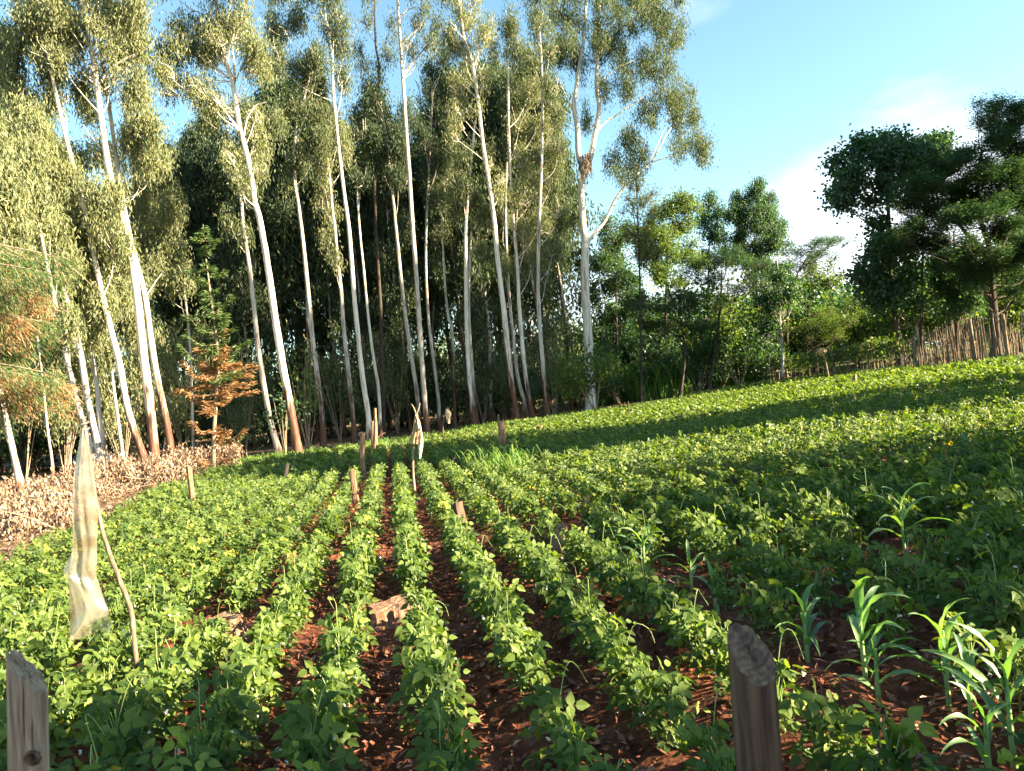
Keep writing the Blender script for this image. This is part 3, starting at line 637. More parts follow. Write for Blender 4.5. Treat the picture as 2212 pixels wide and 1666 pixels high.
for D in (43, 47, 51, 56):
    for px in np.arange(360 + (D % 3) * 22, 1260, 62):
        spots.append((px + rng.uniform(-20, 20), D + rng.uniform(-1.5, 1.5)))
for D in (35, 39, 44):
    for px in np.arange(-330 + (D % 5) * 20, 370, 80):
        spots.append((px + rng.uniform(-20, 20), D + rng.uniform(-1.5, 1.5)))
used = set()
def skytop(px):      # picture height the interior crowns reach
    return np.interp(px, [-400, 0, 110, 150, 200, 300, 350, 450, 520, 600, 700, 745, 800, 850, 890, 940, 1000, 1200, 1240, 1300], [60, 90, 180, 380, 360, 300, 260, 230, 260, 100, 150, 320, 190, 240, 290, 150, 110, 100, 330, 420])
for n, (px, D) in enumerate(spots):
    k = n % 4
    b = ground_at(px, D)
    top = at(px - 70, skytop(px - 70), D)[2] - b[2] - 1.0 + rng.uniform(-1.5, 0)
    sc = np.clip(top / ([21, 19, 22, 17][k] * 1.0), .35, 1.25)
    if k not in used:
        used.add(k); r = protos[k]; r.location = [float(c) for c in b]; r.rotation_euler = (0, 0, rng.random() * 6.28); r.scale = (sc,) * 3
    else: r = dup(protos[k], b, rng.random() * 6.28, sc)
    r['label'] = spot_label('slim dim inner eucalyptus', px, D)

# ---- mixed trees on the right
def simple_tree(name, bpx, D, pts, r, label, leaf, clumps, mode='rand', LnW=(.16, .11), bark='dark_bark', dens=.8, branches=(), category='tree', group='mixed trees behind the field on the right', dz=1.2, lumps=9, **k):
    more = []
    for c in clumps:
        for _ in range(3):
            a = rng.random() * 6.28; q = rng.uniform(.75, 1.25)
            more.append((c[0] + math.cos(a) * c[2] * q, c[1] + math.sin(a) * c[3] * q, c[2] * rng.uniform(.3, .5), c[3] * rng.uniform(.3, .5)))
    LnW = (LnW[0] * .76, LnW[1] * .70)
    clumps = list(clumps) + more
    return px_tree(name, bpx, D, pts, r, r * .3, label, bark=bark, leaf=leaf, clumps=clumps, mode=mode, LnW=LnW, dens=dens * 1.6, branches=branches, category=category, group=group, dz=dz, lumps=lumps, **k)
simple_tree('feathery_tree', 1386, 41, [(1385, 860), (1384, 740), (1382, 600), (1378, 480), (1374, 390)], .10, 'thin feathery tree right of the big forked eucalyptus, sparse top', 'euca_pale_lit', [(1378, 400, 20, 26), (1400, 425, 26, 16), (1365, 440, 22, 16), (1405, 470, 26, 20), (1370, 500, 24, 22), (1400, 540, 26, 22)], 'flat', (.22, .06), 'dark_bark', .7, lumps=7)
simple_tree('leafy_tree', 1440, 48, [(1440, 820), (1438, 700), (1440, 600), (1445, 500)], .16, 'round-crowned leafy tree with sunlit yellow-green top beyond the feathery one', 'bright', [(1440, 450, 42, 30), (1410, 490, 38, 30), (1465, 490, 38, 32), (1440, 530, 48, 32), (1395, 545, 36, 30), (1480, 550, 30, 30), (1490, 440, 20, 18), (1425, 590, 45, 28)], 'rand', (.22, .12))
simple_tree('leafy_tree', 1335, 45, [(1335, 830), (1332, 700), (1330, 600)], .14, 'dark leafy tree filling the gap right of the big forked trunk', 'broad', [(1330, 560, 38, 36), (1360, 600, 36, 34), (1320, 620, 34, 34), (1350, 660, 40, 34), (1315, 690, 32, 30), (1300, 560, 22, 26), (1345, 510, 22, 26), (1310, 500, 16, 26)], 'rand', (.22, .12))
simple_tree('leafy_tree', 1530, 52, [(1530, 820), (1530, 640), (1532, 520)], .16, 'small-headed tree beside the tall domed one on the skyline', 'broad', [(1530, 440, 26, 20), (1550, 465, 28, 20), (1520, 470, 22, 18), (1545, 510, 30, 22), (1520, 560, 28, 24), (1575, 545, 24, 20)], 'rand', (.22, .12))
simple_tree('domed_tree', 1640, 50, [(1640, 800), (1635, 640), (1630, 540)], .2, 'tall dome-shaped dark tree rising on the skyline right of centre', 'broad', [(1625, 420, 34, 28), (1600, 445, 34, 30), (1655, 450, 34, 32), (1625, 480, 46, 34), (1670, 490, 34, 32), (1600, 505, 36, 30), (1640, 535, 44, 30), (1680, 520, 26, 22), (1600, 560, 34, 24), (1650, 580, 36, 24)], 'hang', (.2, .09), dens=1.15)
for lab, bp, D, pts, cl in [
    ('flat-layered dark acacia left of the domed tree', 1532, 43, [(1530, 850), (1545, 760), (1556, 660), (1560, 590)], [(1500, 575, 46, 9), (1560, 550, 52, 10), (1610, 572, 46, 9), (1540, 600, 60, 10), (1590, 622, 52, 10), (1520, 640, 44, 10), (1640, 600, 26, 8)]),
    ('wide flat-topped acacia whose arm reaches right over the gap', 1705, 46, [(1710, 830), (1700, 720), (1712, 620), (1740, 560)], [(1760, 527, 46, 8), (1800, 520, 44, 5), (1730, 545, 44, 9), (1700, 575, 40, 10), (1770, 550, 34, 8), (1690, 612, 34, 10)]),
    ('low dark spreading acacia in front of the leafy skyline', 1470, 42, [(1470, 855), (1480, 760), (1470, 690)], [(1440, 665, 50, 11), (1500, 655, 52, 11), (1470, 640, 44, 9), (1420, 705, 46, 12), (1510, 700, 44, 12), (1390, 660, 36, 9)])]:
    simple_tree('acacia_tree', bp, D, pts, .13, lab, 'acacia', cl, 'flat', (.16, .05), dens=2.2, dz=1.6, lumps=10)
simple_tree('leafy_tree', 1760, 52, [(1760, 820), (1758, 700), (1760, 620)], .15, 'sunlit pale-leaved tree beneath the reaching acacia arm', 'bright', [(1760, 590, 34, 26), (1735, 620, 32, 28), (1785, 620, 32, 28), (1755, 655, 42, 30), (1800, 670, 30, 26), (1730, 680, 32, 28), (1775, 700, 40, 26)], 'rand', (.2, .12))
simple_tree('acacia_tree', 1745, 42, [(1748, 810), (1742, 740), (1740, 640)], .09, 'bright lime-green layered sapling above the fence corner', 'bright', [(1790, 672, 34, 6), (1800, 690, 38, 7), (1770, 700, 30, 6), (1800, 712, 32, 7), (1730, 708, 26, 6), (1780, 728, 32, 7)], 'flat', (.16, .05), dens=1.8, dz=.8)
simple_tree('cypress_tree', 1855, 46, [(1856, 790), (1850, 740), (1842, 680), (1838, 650)], .08, 'feathery olive cypress behind the left part of the stick fence', 'cyp', [(1842, 660, 14, 10), (1848, 682, 22, 9), (1855, 705, 30, 9), (1862, 725, 34, 9), (1850, 745, 36, 9)], 'flat', (.2, .05), dens=1.8)
simple_tree('broadleaf_tree', 1945, 36, [(1940, 740), (1930, 650), (1922, 560), (1920, 480), (1915, 400), (1905, 330)], .2, 'broad-leaved tree with a lacy arching crown overhanging to the left', 'broad', [
    (1900, 305, 40, 18), (1855, 320, 34, 18), (1945, 325, 32, 20), (1820, 350, 24, 20), (1880, 345, 34, 18), (1920, 355, 34, 20), (1815, 390, 20, 20), (1850, 385, 24, 14), (1805, 425, 22, 14), (1825, 440, 16, 12), (1840, 415, 18, 12), (1900, 395, 24, 14), (1950, 370, 28, 20), (1885, 430, 14, 12), (1920, 420, 18, 16),
    (1905, 500, 30, 30), (1935, 540, 40, 34), (1885, 545, 28, 24), (1905, 590, 40, 30), (1950, 600, 40, 30), (1870, 600, 26, 24), (1900, 640, 34, 22), (1965, 650, 34, 24)], 'rand', (.24, .20), dens=.42, lumps=7)
simple_tree('broadleaf_tree', 1995, 38, [(1990, 740), (1992, 620), (1995, 480)], .15, 'small-crowned tree just right of the arching broad-leaved one', 'broad', [(1985, 330, 26, 20), (2020, 310, 24, 18), (1990, 370, 28, 20), (2010, 345, 26, 18), (2035, 335, 18, 16), (1995, 410, 30, 22)], 'rand', (.22, .16), dens=.7)
simple_tree('shade_tree', 2150, 33, [(2152, 740), (2148, 680), (2142, 620), (2138, 540), (2110, 440), (2120, 330)], .26, 'huge dark shade tree with level boughs at the top right', 'acacia', [
    (2150, 225, 38, 9), (2190, 240, 44, 12), (2130, 262, 40, 10), (2180, 275, 50, 14), (2240, 250, 50, 20), (2150, 300, 50, 14), (2200, 320, 50, 20), (2090, 330, 46, 18), (2040, 365, 44, 16), (2110, 370, 60, 22), (2180, 370, 60, 24),
    (2000, 400, 50, 20), (2070, 410, 60, 24), (2150, 430, 60, 26), (2210, 430, 50, 26), (2020, 450, 55, 24), (2090, 470, 60, 26), (2170, 490, 50, 26), (1960, 440, 40, 16), (1990, 490, 46, 18), (2240, 350, 60, 40), (2260, 470, 60, 40), (2300, 300, 60, 50), (2010, 530, 50, 24), (2080, 550, 60, 26), (2160, 570, 60, 28), (2220, 540, 50, 26), (2200, 610, 40, 24), (1965, 520, 36, 20), (2110, 600, 40, 20)], 'flat', (.17, .07), dens=2.1, dz=2.2, lumps=12,
    branches=[([(2140, 570), (2170, 520), (2195, 470), (2225, 430)], .12, .04), ([(2139, 560), (2100, 520), (2060, 470), (2020, 440)], .10, .03), ([(2148, 660), (2110, 600), (2085, 540)], .08, .03), ([(2142, 600), (2180, 560), (2215, 540)], .08, .02), ([(2130, 480), (2160, 400), (2180, 320)], .10, .03)])
simple_tree('broadleaf_tree', 2066, 37, [(2066, 730), (2064, 640), (2062, 560), (2060, 500)], .13, 'dark straight trunk between the arching tree and the huge shade tree', 'broad', [(2060, 560, 30, 24), (2080, 600, 34, 26), (2040, 610, 34, 28), (2070, 650, 34, 24), (2110, 640, 30, 24), (2020, 560, 22, 22)], 'rand', (.2, .14), dens=.7)
simple_tree('broadleaf_tree', 2205, 38, [(2200, 730), (2195, 650), (2195, 580)], .12, 'sunlit green tree showing under the shade tree at the right edge', 'bright', [(2200, 560, 30, 26), (2190, 610, 34, 26), (2210, 650, 34, 24), (2150, 650, 26, 22), (2230, 520, 30, 26), (2180, 690, 30, 16)], 'rand', (.2, .14))
simple_tree('slim_tree', 1690, 42, [(1690, 750), (1685, 700), (1683, 640), (1680, 590), (1678, 560)], .12, 'patchy pale trunk wound with ivy left of the fence end', 'broad', [(1660, 640, 26, 26), (1700, 640, 24, 26), (1665, 700, 24, 22), (1690, 600, 22, 26), (1680, 670, 20, 26)], 'rand', (.2, .14), 'grey_bark', .7, brown=(0, 1))
simple_tree('slim_tree', 1975, 44, [(1985, 745), (1978, 700), (1968, 660), (1970, 630)], .12, 'crooked pale trunk seen beyond the fence under the trees', 'bright', [(1975, 640, 30, 24), (1955, 680, 26, 20), (2000, 690, 26, 20), (1990, 660, 24, 20)], 'rand', (.2, .14), 'white_bark')

# understory: shrubs along the forest edge and behind the right-hand trees
def shrub(name, px, D, w, h, label, leaf, group, n=900, LnW=(.13, .09), mode='rand', bark='twig'):
    b = ground_at(px, D)
    root = thing(name, b, label, 'shrub', group)
    mb, cm = MB(), MB()
    for q in range(7):
        a = rng.random() * 6.28; e = b + np.array([math.cos(a) * w * .35, math.sin(a) * w * .3, h * rng.uniform(.5, .95)])
        tube(mb, [b - [0, 0, .1], (b + e) / 2 + rng.normal(0, .08, 3), e], [.022, .006], 5, n=6)
        clump(cm, e - [0, 0, h * .15], (w * .3, w * .3, h * .26), n // 7, LnW[0], LnW[1], mode, lumps=5, per=8)
    mb.build('stem', M[bark], root, smooth=True); cm.build('foliage', M[leaf], root)
    return root
shrub('shrub', 1288, 36, 3.2, 3.2, 'bright green sapling bush at the foot of the big forked eucalyptus', 'bright', None, 2600, (.17, .11))
shrub('shrub', 667, 31, 1.5, 5.0, 'yellow-green sapling beside the rust-red lower trunk', 'bright', None, 420, (.15, .09))
shrub('shrub', 618, 29, 1.6, 2.6, 'small green bush behind the rust-red trunk base', 'broad', None, 300, (.15, .1))
US = 'shadowed shrubs under the trees behind the field'
p1 = shrub('undergrowth_shrub', 1340, 43, 3.6, 3.4, 'dark leafy shrub right of the bright sapling bush', 'broad', US, 1900, (.2, .13))
p2 = shrub('undergrowth_shrub', 1420, 46, 4.2, 4.4, 'tall dark shrub above the fodder grass', 'broad', US, 2200, (.2, .13))
p3 = shrub('undergrowth_shrub', 1560, 46, 4.2, 4.8, 'sun-flecked green shrub below the flat-layered acacia', 'bright', US, 2200, (.2, .13))
p4 = shrub('undergrowth_shrub', 720, 45, 3.6, 3.6, 'dim low shrub inside the plantation left of the tufted tree', 'euca_shaded', US, 1700, (.22, .12))
for n, (px, D, sc) in enumerate([(1310, 52, 1.3), (1380, 50, 1.2), (1460, 52, 1.2), (1510, 44, .9), (1600, 44, 1), (1640, 50, 1.4), (1680, 46, 1.1), (1500, 58, 1.6), (1400, 60, 1.7), (1580, 60, 1.7), (1700, 58, 1.6), (1760, 50, 1), (1800, 58, 1.5), (1850, 52, 1.2), (1900, 46, 1),
                                 (1880, 58, 1.6), (1950, 54, 1.4), (2020, 48, 1.2), (2060, 44, 1), (2100, 50, 1.5), (2150, 42, 1), (2200, 46, 1.3), (2260, 42, 1.2), (1620, 58, 1.5), (1290, 60, 1.6), (1450, 66, 2.0), (1660, 68, 2.2), (1820, 68, 2.0), (1980, 64, 2), (2120, 62, 2)]):
    dup([p1, p2, p3][n % 3], ground_at(px, D), rng.random() * 6.28, sc, label=spot_label('shaded leafy shrub', px, D))
for px in np.arange(1300, 2230, 62):
    dup([p1, p2][int(px / 62) % 2], ground_at(px + rng.uniform(-20, 20), 53 + rng.uniform(-3, 3)), rng.random() * 6.28, rng.uniform(1.4, 1.9), label=spot_label('full dark bush', px, 53))
for n, px in enumerate(np.arange(-300, 1290, 70)):
    for D, sc in ((48 if px > 400 else 38, 1.0), (62 if px > 400 else 50, 1.9)):
        dup([p4, p4, p1][(n + (D > 49)) % 3], ground_at(px + rng.uniform(-25, 25), D + rng.uniform(-2, 2)), rng.random() * 6.28, min(sc, 1.5) * rng.uniform(.8, 1.15), label=spot_label('dim understory shrub', px, D))
for px, D, w, h, lab in [(-40, 30, 4, 7.5, 'leafy young eucalyptus regrowth at the far left edge'), (55, 29, 4, 7, 'pale leafy regrowth between the far left trunk and the thin pole'), (140, 30, 3.6, 6.5, 'pale leafy regrowth behind the plastic bag'), (205, 31, 3.4, 6, 'pale leafy regrowth behind the close trio of trunks'),
                      (268, 30.5, 3.4, 6.5, 'pale leafy regrowth between the leaning trunk and the thickest one'), (345, 32, 3.2, 5.5, 'sparse leafy regrowth between the paired white stems'), (400, 33, 3.0, 6.5, 'leafy regrowth just left of the rusty cypress'), (530, 35, 3.0, 5, 'dim leafy regrowth right of the rusty cypress'),
                      (735, 38, 3.0, 6, 'leafy regrowth behind the tufted tree'), (860, 40, 3.0, 6, 'leafy regrowth left of the sack pole at the forest edge'), (1045, 41, 3.0, 6, 'leafy regrowth behind the close pair of straight trunks'), (1200, 40, 3.0, 6, 'leafy regrowth left of the big forked trunk')]:
    shrub('eucalyptus_regrowth', px, D, w, h, lab, 'euca_pale_lit' if px < 450 else 'euca', 'leafy regrowth between the eucalyptus trunks', 3000, (.19, .05), 'hang')
# far wood closing the view behind the trunks
mb = MB()
for a in np.arange(-48, 50, 2.2):
    for D, hh in ((78, 9), (84, 13)):
        x = math.tan(R(a)) * D
        hgt = hh * (.62 if a < 2 else .62) * rng.uniform(.8, 1.15)
        for q in range(4):
            clump(mb, (x + rng.normal(0, 1), D + rng.normal(0, 2), g(x, D) + hgt * (q + .6) / 4.2), (2.6, 2.2, hgt * .2), 260, .6, .3, 'rand', lumps=6, per=8)
mb.build('distant_woodland', M['euca_shaded'], kind='stuff', label='mass of distant woodland closing the view behind the trunks', category='woodland')

# ---- cypresses
def cypress(px, D, pts, r, label, tiers, deadz, group=None, twig='twig'):
    base = ground_at(px, D); root = thing('cypress_tree', base, label, 'tree', group)
    P = [base] + [at(a, b, D) for a, b in pts]
    tm = MB(); tube(tm, P, [r, .02], 8, n=20); tm.build('trunk', M[twig], root, smooth=True)
    line = smoothline(P, 60); top = line[-1][2] - base[2]
    gm, dm, lm = MB(), MB(), MB()
    for q in range(tiers):
        f = (q + rng.random()) / tiers
        z = base[2] + top * (.16 + .84 * f); S = line[int(np.argmin(abs(line[:, 2] - z)))]
        Lb = min(1, .55 + 2.2 * f) * (1 - f) ** .8 * top * .19 + .10
        for _ in range(6):
            a = rng.random() * 6.28
            Lq = Lb * rng.uniform(.35, 1.25)
            d = np.array([math.cos(a), math.sin(a), 0])
            S = S + [0, 0, rng.normal(0, .3)]; E = S + d * Lq + [0, 0, Lq * rng.uniform(-.15, .5)]
            Mi = S + d * Lq * .5 + [0, 0, -.04 * Lq]
            bl = smoothline([S, Mi, E], 7); tube(lm, bl, [.014, .004], 4)
            m = int(34 + 85 * Lq)
            u = rng.random(m) ** .7
            Q = np.stack([np.interp(u, np.linspace(0, 1, 7), bl[:, k]) for k in range(3)], 1)
            side = np.cross(d, [0, 0, 1.0]) * rng.choice([-1, 1], (m, 1))
            A = d * .8 + side * rng.uniform(.2, 1, (m, 1)) + rng.normal(0, .25, (m, 3))
            Q = Q + A * (.10 * Lq * (1 - u) * rng.random(m))[:, None] + rng.normal(0, .03, (m, 3))
            dead = deadz(f, a, Lq)
            place(dm if dead else gm, Q, A, rdir(m) + [0, 0, 1.2], .17 * rng.uniform(.6, 1.3, m), .035, rng.random(m))
    lm.build('limb', M[twig], root)
    if gm.n: gm.build('green_foliage', M['cyp'], root)
    if dm.n: dm.build('dead_foliage', M['cypdead'], root)
    return root
cypress(462, 23, [(462, 940), (468, 850), (470, 760), (455, 640), (445, 560)], .07, 'young cypress with rusty dead lower boughs and green spire at the forest edge', 21, lambda f, a, l: (f < .45 and rng.random() < .88) or (f < .65 and rng.random() < .4))

# near cypress at the left edge whose boughs enter the frame
root = thing('cypress_tree', (-5.3, 6.6, g(-5.3, 6.6)), 'soft green and rust boughs of a near cypress drooping in at the left edge', 'tree')
b0 = np.array(root.location)
tm = MB(); tube(tm, [b0, b0 + [0, 0, 3], b0 + [.1, 0, 7.5]], [.14, .04], 9, n=16); tm.build('trunk', M['twig'], root, smooth=True)
gm, dm, lm = MB(), MB(), MB()
for px, py, dd, dead in [(150, 560, 6.9, 0), (110, 590, 6.4, 0), (60, 560, 6.7, 0), (90, 640, 7.1, 1), (50, 690, 6.6, 1), (110, 700, 6.8, 0), (40, 760, 7.0, 0), (120, 810, 6.5, 0), (150, 830, 6.9, 1), (60, 830, 6.7, 1), (10, 640, 6.5, 0), (-30, 500, 6.6, 0), (-30, 720, 6.9, 0), (20, 860, 6.8, 0),
                         (-40, 400, 6.6, 0), (-80, 300, 6.6, 0), (-60, 850, 6.6, 1)]:
    E = at(px, py, dd); S = np.array([b0[0], b0[1], E[2] + .15]); Mi = (S + E) / 2 + [0, 0, .12]
    bl = smoothline([S, Mi, E], 9); tube(lm, bl, [.02, .003], 5)
    for _ in range(9):
        u0 = rng.uniform(.45, 1); k0 = bl[int(u0 * 8)]; dn = k0 + nrm(E - S) * rng.uniform(.1, .3) + [rng.normal(0, .05), rng.normal(0, .08), -rng.uniform(.1, .3)]
        tube(lm, [k0, (k0 + dn) / 2 + [0, 0, .03], dn], [.005, .002], 4, n=5)
    m = 2600
    u = rng.random(m) ** .55
    Q = np.stack([np.interp(u, np.linspace(0, 1, 9), bl[:, k]) for k in range(3)], 1)
    A = nrm(E - S) * .6 + rng.normal(0, .45, (m, 3)) + [0, 0, -.35]
    Q = Q + A * (rng.random(m) * .26 * (1.15 - u))[:, None] + np.stack([rng.normal(0, .03, m), rng.normal(0, .08, m), -.34 * rng.random(m) ** 1.6 * (.3 + .7 * np.sin(u * 23 + px) ** 2)], 1)
    dead = (rng.random(m) < (.9 if dead else .12))
    A += [0, 0, -.5]
    for tgt, sel in ((dm, dead), (gm, ~dead)): place(tgt, Q[sel], A[sel], rdir(int(sel.sum())), .05 * rng.uniform(.6, 1.3, int(sel.sum())), .006, rng.random(int(sel.sum())))
lm.build('limb', M['twig'], root); gm.build('green_foliage', M['cyp'], root); dm.build('dead_foliage', M['cypdead'], root)

# ---- trees outside the frame to the right and behind, whose shade falls over the field
def outside(name, x, y, w, h, z0, label, n=5000, L=(.2, .14)):
    b = np.array([x, y, float(g(x, y))]); root = thing(name, b, label, 'tree' if h > 4 else 'shrub')
    mb, cm = MB(), MB(); tube(mb, [b, b + [0, 0, h * .9]], [.05 + h * .012, .02], 7, n=8)
    for q in range(9):
        z = z0 + (h - z0) * (q + .5) / 9
        clump(cm, b + [rng.normal(0, w * .12), rng.normal(0, w * .12), z], (w * .5, w * .5, (h - z0) * .12), n // 9, L[0] * (1.5 if n > 20000 else 1), L[1] * (1.5 if n > 20000 else 1), 'rand', lumps=6)
    mb.build('trunk', M['dark_bark'], root); cm.build('crown', M['broad'], root)
    return root
OUT = [('broadleaf_tree', 19.5, 12.1, 3.3, 10.0, .6, 'columnar leafy tree beyond the right edge shading a band of beans', 20001),
       ('broadleaf_tree', 20.5, 15.0, 3.6, 11.2, .8, 'second columnar tree beyond the right edge, a little farther', 20001),
       ('hedge_shrub', 12.6, 6.5, 2.6, 4.1, .1, 'tall hedge shrub beyond the right edge, farthest of the hedge', 6000),
       ('hedge_shrub', 12.0, 4.5, 2.4, 4.2, .1, 'tall hedge shrub beyond the right edge, next to the farthest', 6000),
       ('hedge_shrub', 11.0, 2.4, 2.4, 3.9, .1, 'tall hedge shrub beyond the right edge, middle of the hedge', 6000),
       ('hedge_shrub', 9.2, -.9, 3.2, 5.1, .1, 'tallest hedge shrub on the fence line right of the near posts', 8000),
       ('hedge_shrub', 5.2, .75, 1.7, 3.2, 2.3, 'bare-stemmed hedge shrub on the fence line closest to the near posts', 4000),
       ('broadleaf_tree', 26.5, 22.5, 6, 20, 12.5, 'unseen leafy tree added beyond the right edge to shade the plantation', 24000),  # this and the next two are unseen, added to darken the lower plantation
       ('broadleaf_tree', 28, 27.5, 6, 19, 12, 'unseen shade-casting tree added beyond the right edge, next deeper', 24000),
       ('broadleaf_tree', 30, 32.2, 6, 18, 10.5, 'unseen shade-casting tree added beyond the right edge, deepest of three', 24000)]
for o in OUT: outside(*o)

# ------------------------------------------------------------------ bean crop
def bean_plant_data(seed, lod=0):
    r = np.random.default_rng(seed)
    leaf, stem, flow = MB(), MB(), []
    nt_ = [34, 23, 10][lod]
    for q in range(nt_):
        a = r.random() * 6.28; h = .07 + .27 * (q + r.random()) / nt_
        rad = r.uniform(.02, .112) * (1.15 - .5 * h / .4)
        s0 = np.array([r.normal(0, .015), r.normal(0, .015), h * .55])
        e = np.array([math.cos(a) * rad, math.sin(a) * rad, h + r.uniform(-.03, .05)])
        if lod == 0: tube(stem, [s0, (s0 + e) / 2 + [0, 0, .03], e], [.0035, .002], 4, t=r.random(), n=5)
        d = np.array([math.cos(a), math.sin(a), -r.uniform(.15, .7)]); d /= np.linalg.norm(d)
        N = np.array([math.cos(a) * .3 + .40, math.sin(a) * .3 - .25, .55]) + r.normal(0, .42, 3)
        sd = np.cross(N, d); sd /= np.linalg.norm(sd)
        Lq = r.uniform(.036, .070) * (1.0, 1.1, 1.2)[lod]
        A = np.array([d, sd + d * .25 + [0, 0, -.15], -sd + d * .25 + [0, 0, -.15]])
        P = np.array([e + d * .028, e, e])
        t = np.clip(r.random() * .75 + r.random(3) * .2, 0, .96)
        if r.random() < .008: t = np.full(3, 1.0)
        tpl = (OV_V, OV_Q, OV_T) if lod == 0 else LANCE
        if lod < 2: place(leaf, P, A, np.array([N, N + sd * .3, N - sd * .3]), Lq * np.array([1, .92, .92]), Lq * (.78 if lod == 0 else .66), t, tpl)
        else: place(leaf, P[:2], A[:2], np.array([N, N + sd * .3]), Lq * 1.35, Lq * 1.15, t[:2], LANCE)
    if lod == 0:
        tube(stem, [(0, 0, -.02), (.01, 0, .15), (0, .01, .33)], [.006, .003], 5, n=7, t=.5)
        if seed % 4 == 0:
            a = r.random() * 6.28; hh = r.uniform(.36, .52); ou = r.uniform(.03, .16)
            c_, s_ = math.cos(a), math.sin(a)
            tip = [(0, 0, .22), (.03 * c_, .03 * s_, .34), (ou * .5 * c_ + .02 * s_, ou * .5 * s_, hh), (ou * c_, ou * s_ + .02, hh + r.uniform(-.06, .02)), (ou * c_ + .03, ou * s_, hh - r.uniform(.02, .12))]
            tube(stem, tip, [.0024, .001], 4, n=12, t=.8)
            for q in (2, 3):
                d = nrm(r.normal(size=3) + [0, 0, -.3]); place(leaf, np.array([tip[q]]), d[None], r.normal(size=(1, 3)) + [0, 0, 1], .035, .026, np.array([.8]), (OV_V, OV_Q, OV_T))
        for _ in range(3):
            a = r.random() * 6.28; P = np.array([[math.cos(a) * .12, math.sin(a) * .12, r.uniform(.15, .30)]]).repeat(3, 0)
            A = r.normal(size=(3, 3)); f_ = MB(); place(f_, P, A, r.normal(size=(3, 3)), .016, .014, np.zeros(3)); flow.append(f_)
    return leaf, stem, flow
posts_px = [(421, 1115), (787, 1035), (770, 1092), (995, 1155), (1266, 1132), (490, 1372), (850, 1332), (1208, 1190), (792, 1152), (1960, 1022), (897, 1086), (303, 1500), (1212, 1052)]
posts_px += [(1395, 1245), (1495, 1275), (1548, 1330), (1955, 1195), (1745, 1425), (1870, 1470), (2050, 1520), (2100, 1560), (2190, 1640), (1650, 1400), (1790, 1330), (1960, 1430), (1800, 1560)]
AVOID = np.array([onground(a, b)[:2] for a, b in posts_px])
AVOID *= (1 - .22 / np.hypot(AVOID[:, 0], AVOID[:, 1]))[:, None]
AVR = np.array([.2, .2, .25, .3, .22, .36, .42, .38, .28, .45, .18, .24, .28] + [.26, .24, .22, .40, .22, .27, .27, .2, .2] + [.16, .16, .16, .16])
plants = []
for row in range(-90, 90):
    s = S0 + row * ROW
    for u in np.arange(1.0, 62, .185):
        uu = u + rng.uniform(-.05, .05); ss = s + rng.normal(0, .025)
        x, y = rd * uu + rn * ss
        if y < 1.2 or abs(math.atan2(x, y)) > R(44): continue
        if not infield(x, y, .3 + .5 * vnoise(x, y, .7, 5)): continue
        if np.any(np.hypot(AVOID[:, 0] - x, AVOID[:, 1] - y) < AVR): continue
        if 8.1 < y < 8.75 and -2.4 < x < 1.4: continue
        if vnoise(x, y, .9, 9) < .07: continue
        if rng.random() < .04: continue
        plants.append((x, y, row, uu))
plants = np.array(plants)
PZ = g(plants[:, 0], plants[:, 1])
pxs, pys, dep = project(np.stack([plants[:, 0], plants[:, 1], PZ + .2], 1))
vis = (pxs > -40) & (pxs < 2250) & (pys > 0) & (pys < 1700) & (dep > .5)
idx = np.where(vis)[0]; idx = idx[np.argsort(np.hypot(plants[idx, 0], plants[idx, 1]))]
near_i = idx[:300]; rest = np.setdiff1d(np.arange(len(plants)), near_i)
size = .84 + .32 * vnoise(plants[:, 0], plants[:, 1], .6, 4) + rng.uniform(-.08, .1, len(plants))
bp = []
GB = 'bean plants in the near rows'
for k in range(14):
    lf, st, fl = bean_plant_data(100 + k, 0)
    r = thing('bean_plant', (0, 0, 0), 'x', 'bean plant', GB)
    lf.build('foliage', M['bean'], r); st.build('stem', M['vine'], r, smooth=True)
    if k % 2 == 0:
        for f_ in fl: f_.build('flower', M['flower'], r)
    bp.append(r)
def ordn(n): return '%d%s' % (n, 'th' if 10 <= n % 100 <= 20 else {1: 'st', 2: 'nd', 3: 'rd'}.get(n % 10, 'th'))
WORDS = {1: 'first', 2: 'second', 3: 'third', 4: 'fourth', 5: 'fifth', 6: 'sixth', 7: 'seventh', 8: 'eighth', 9: 'ninth', 10: 'tenth'}
count = {}
order = sorted(near_i, key=lambda q: (plants[q, 2], plants[q, 3]))
seen = set()
for n, q in enumerate(order):
    row = int(plants[q, 2]); count[row] = count.get(row, 0) + 1
    rl = 'the middle row' if row == 0 else 'the %s row %s of centre' % (WORDS.get(abs(row), ordn(abs(row))), 'left' if row < 0 else 'right')
    lab = 'bean plant, %s from the near end of %s' % (WORDS.get(count[row], ordn(count[row])), rl)
    k = n % 14; loc = (plants[q, 0], plants[q, 1], PZ[q]); rz = rng.uniform(-.7, .7); sc = size[q]
    if k not in seen:
        seen.add(k); r = bp[k]; r.location = [float(c) for c in loc]; r.rotation_euler = (0, 0, rz); r.scale = (sc,) * 3; r['label'] = lab
    else: dup(bp[k], loc, rz, sc, label=lab)
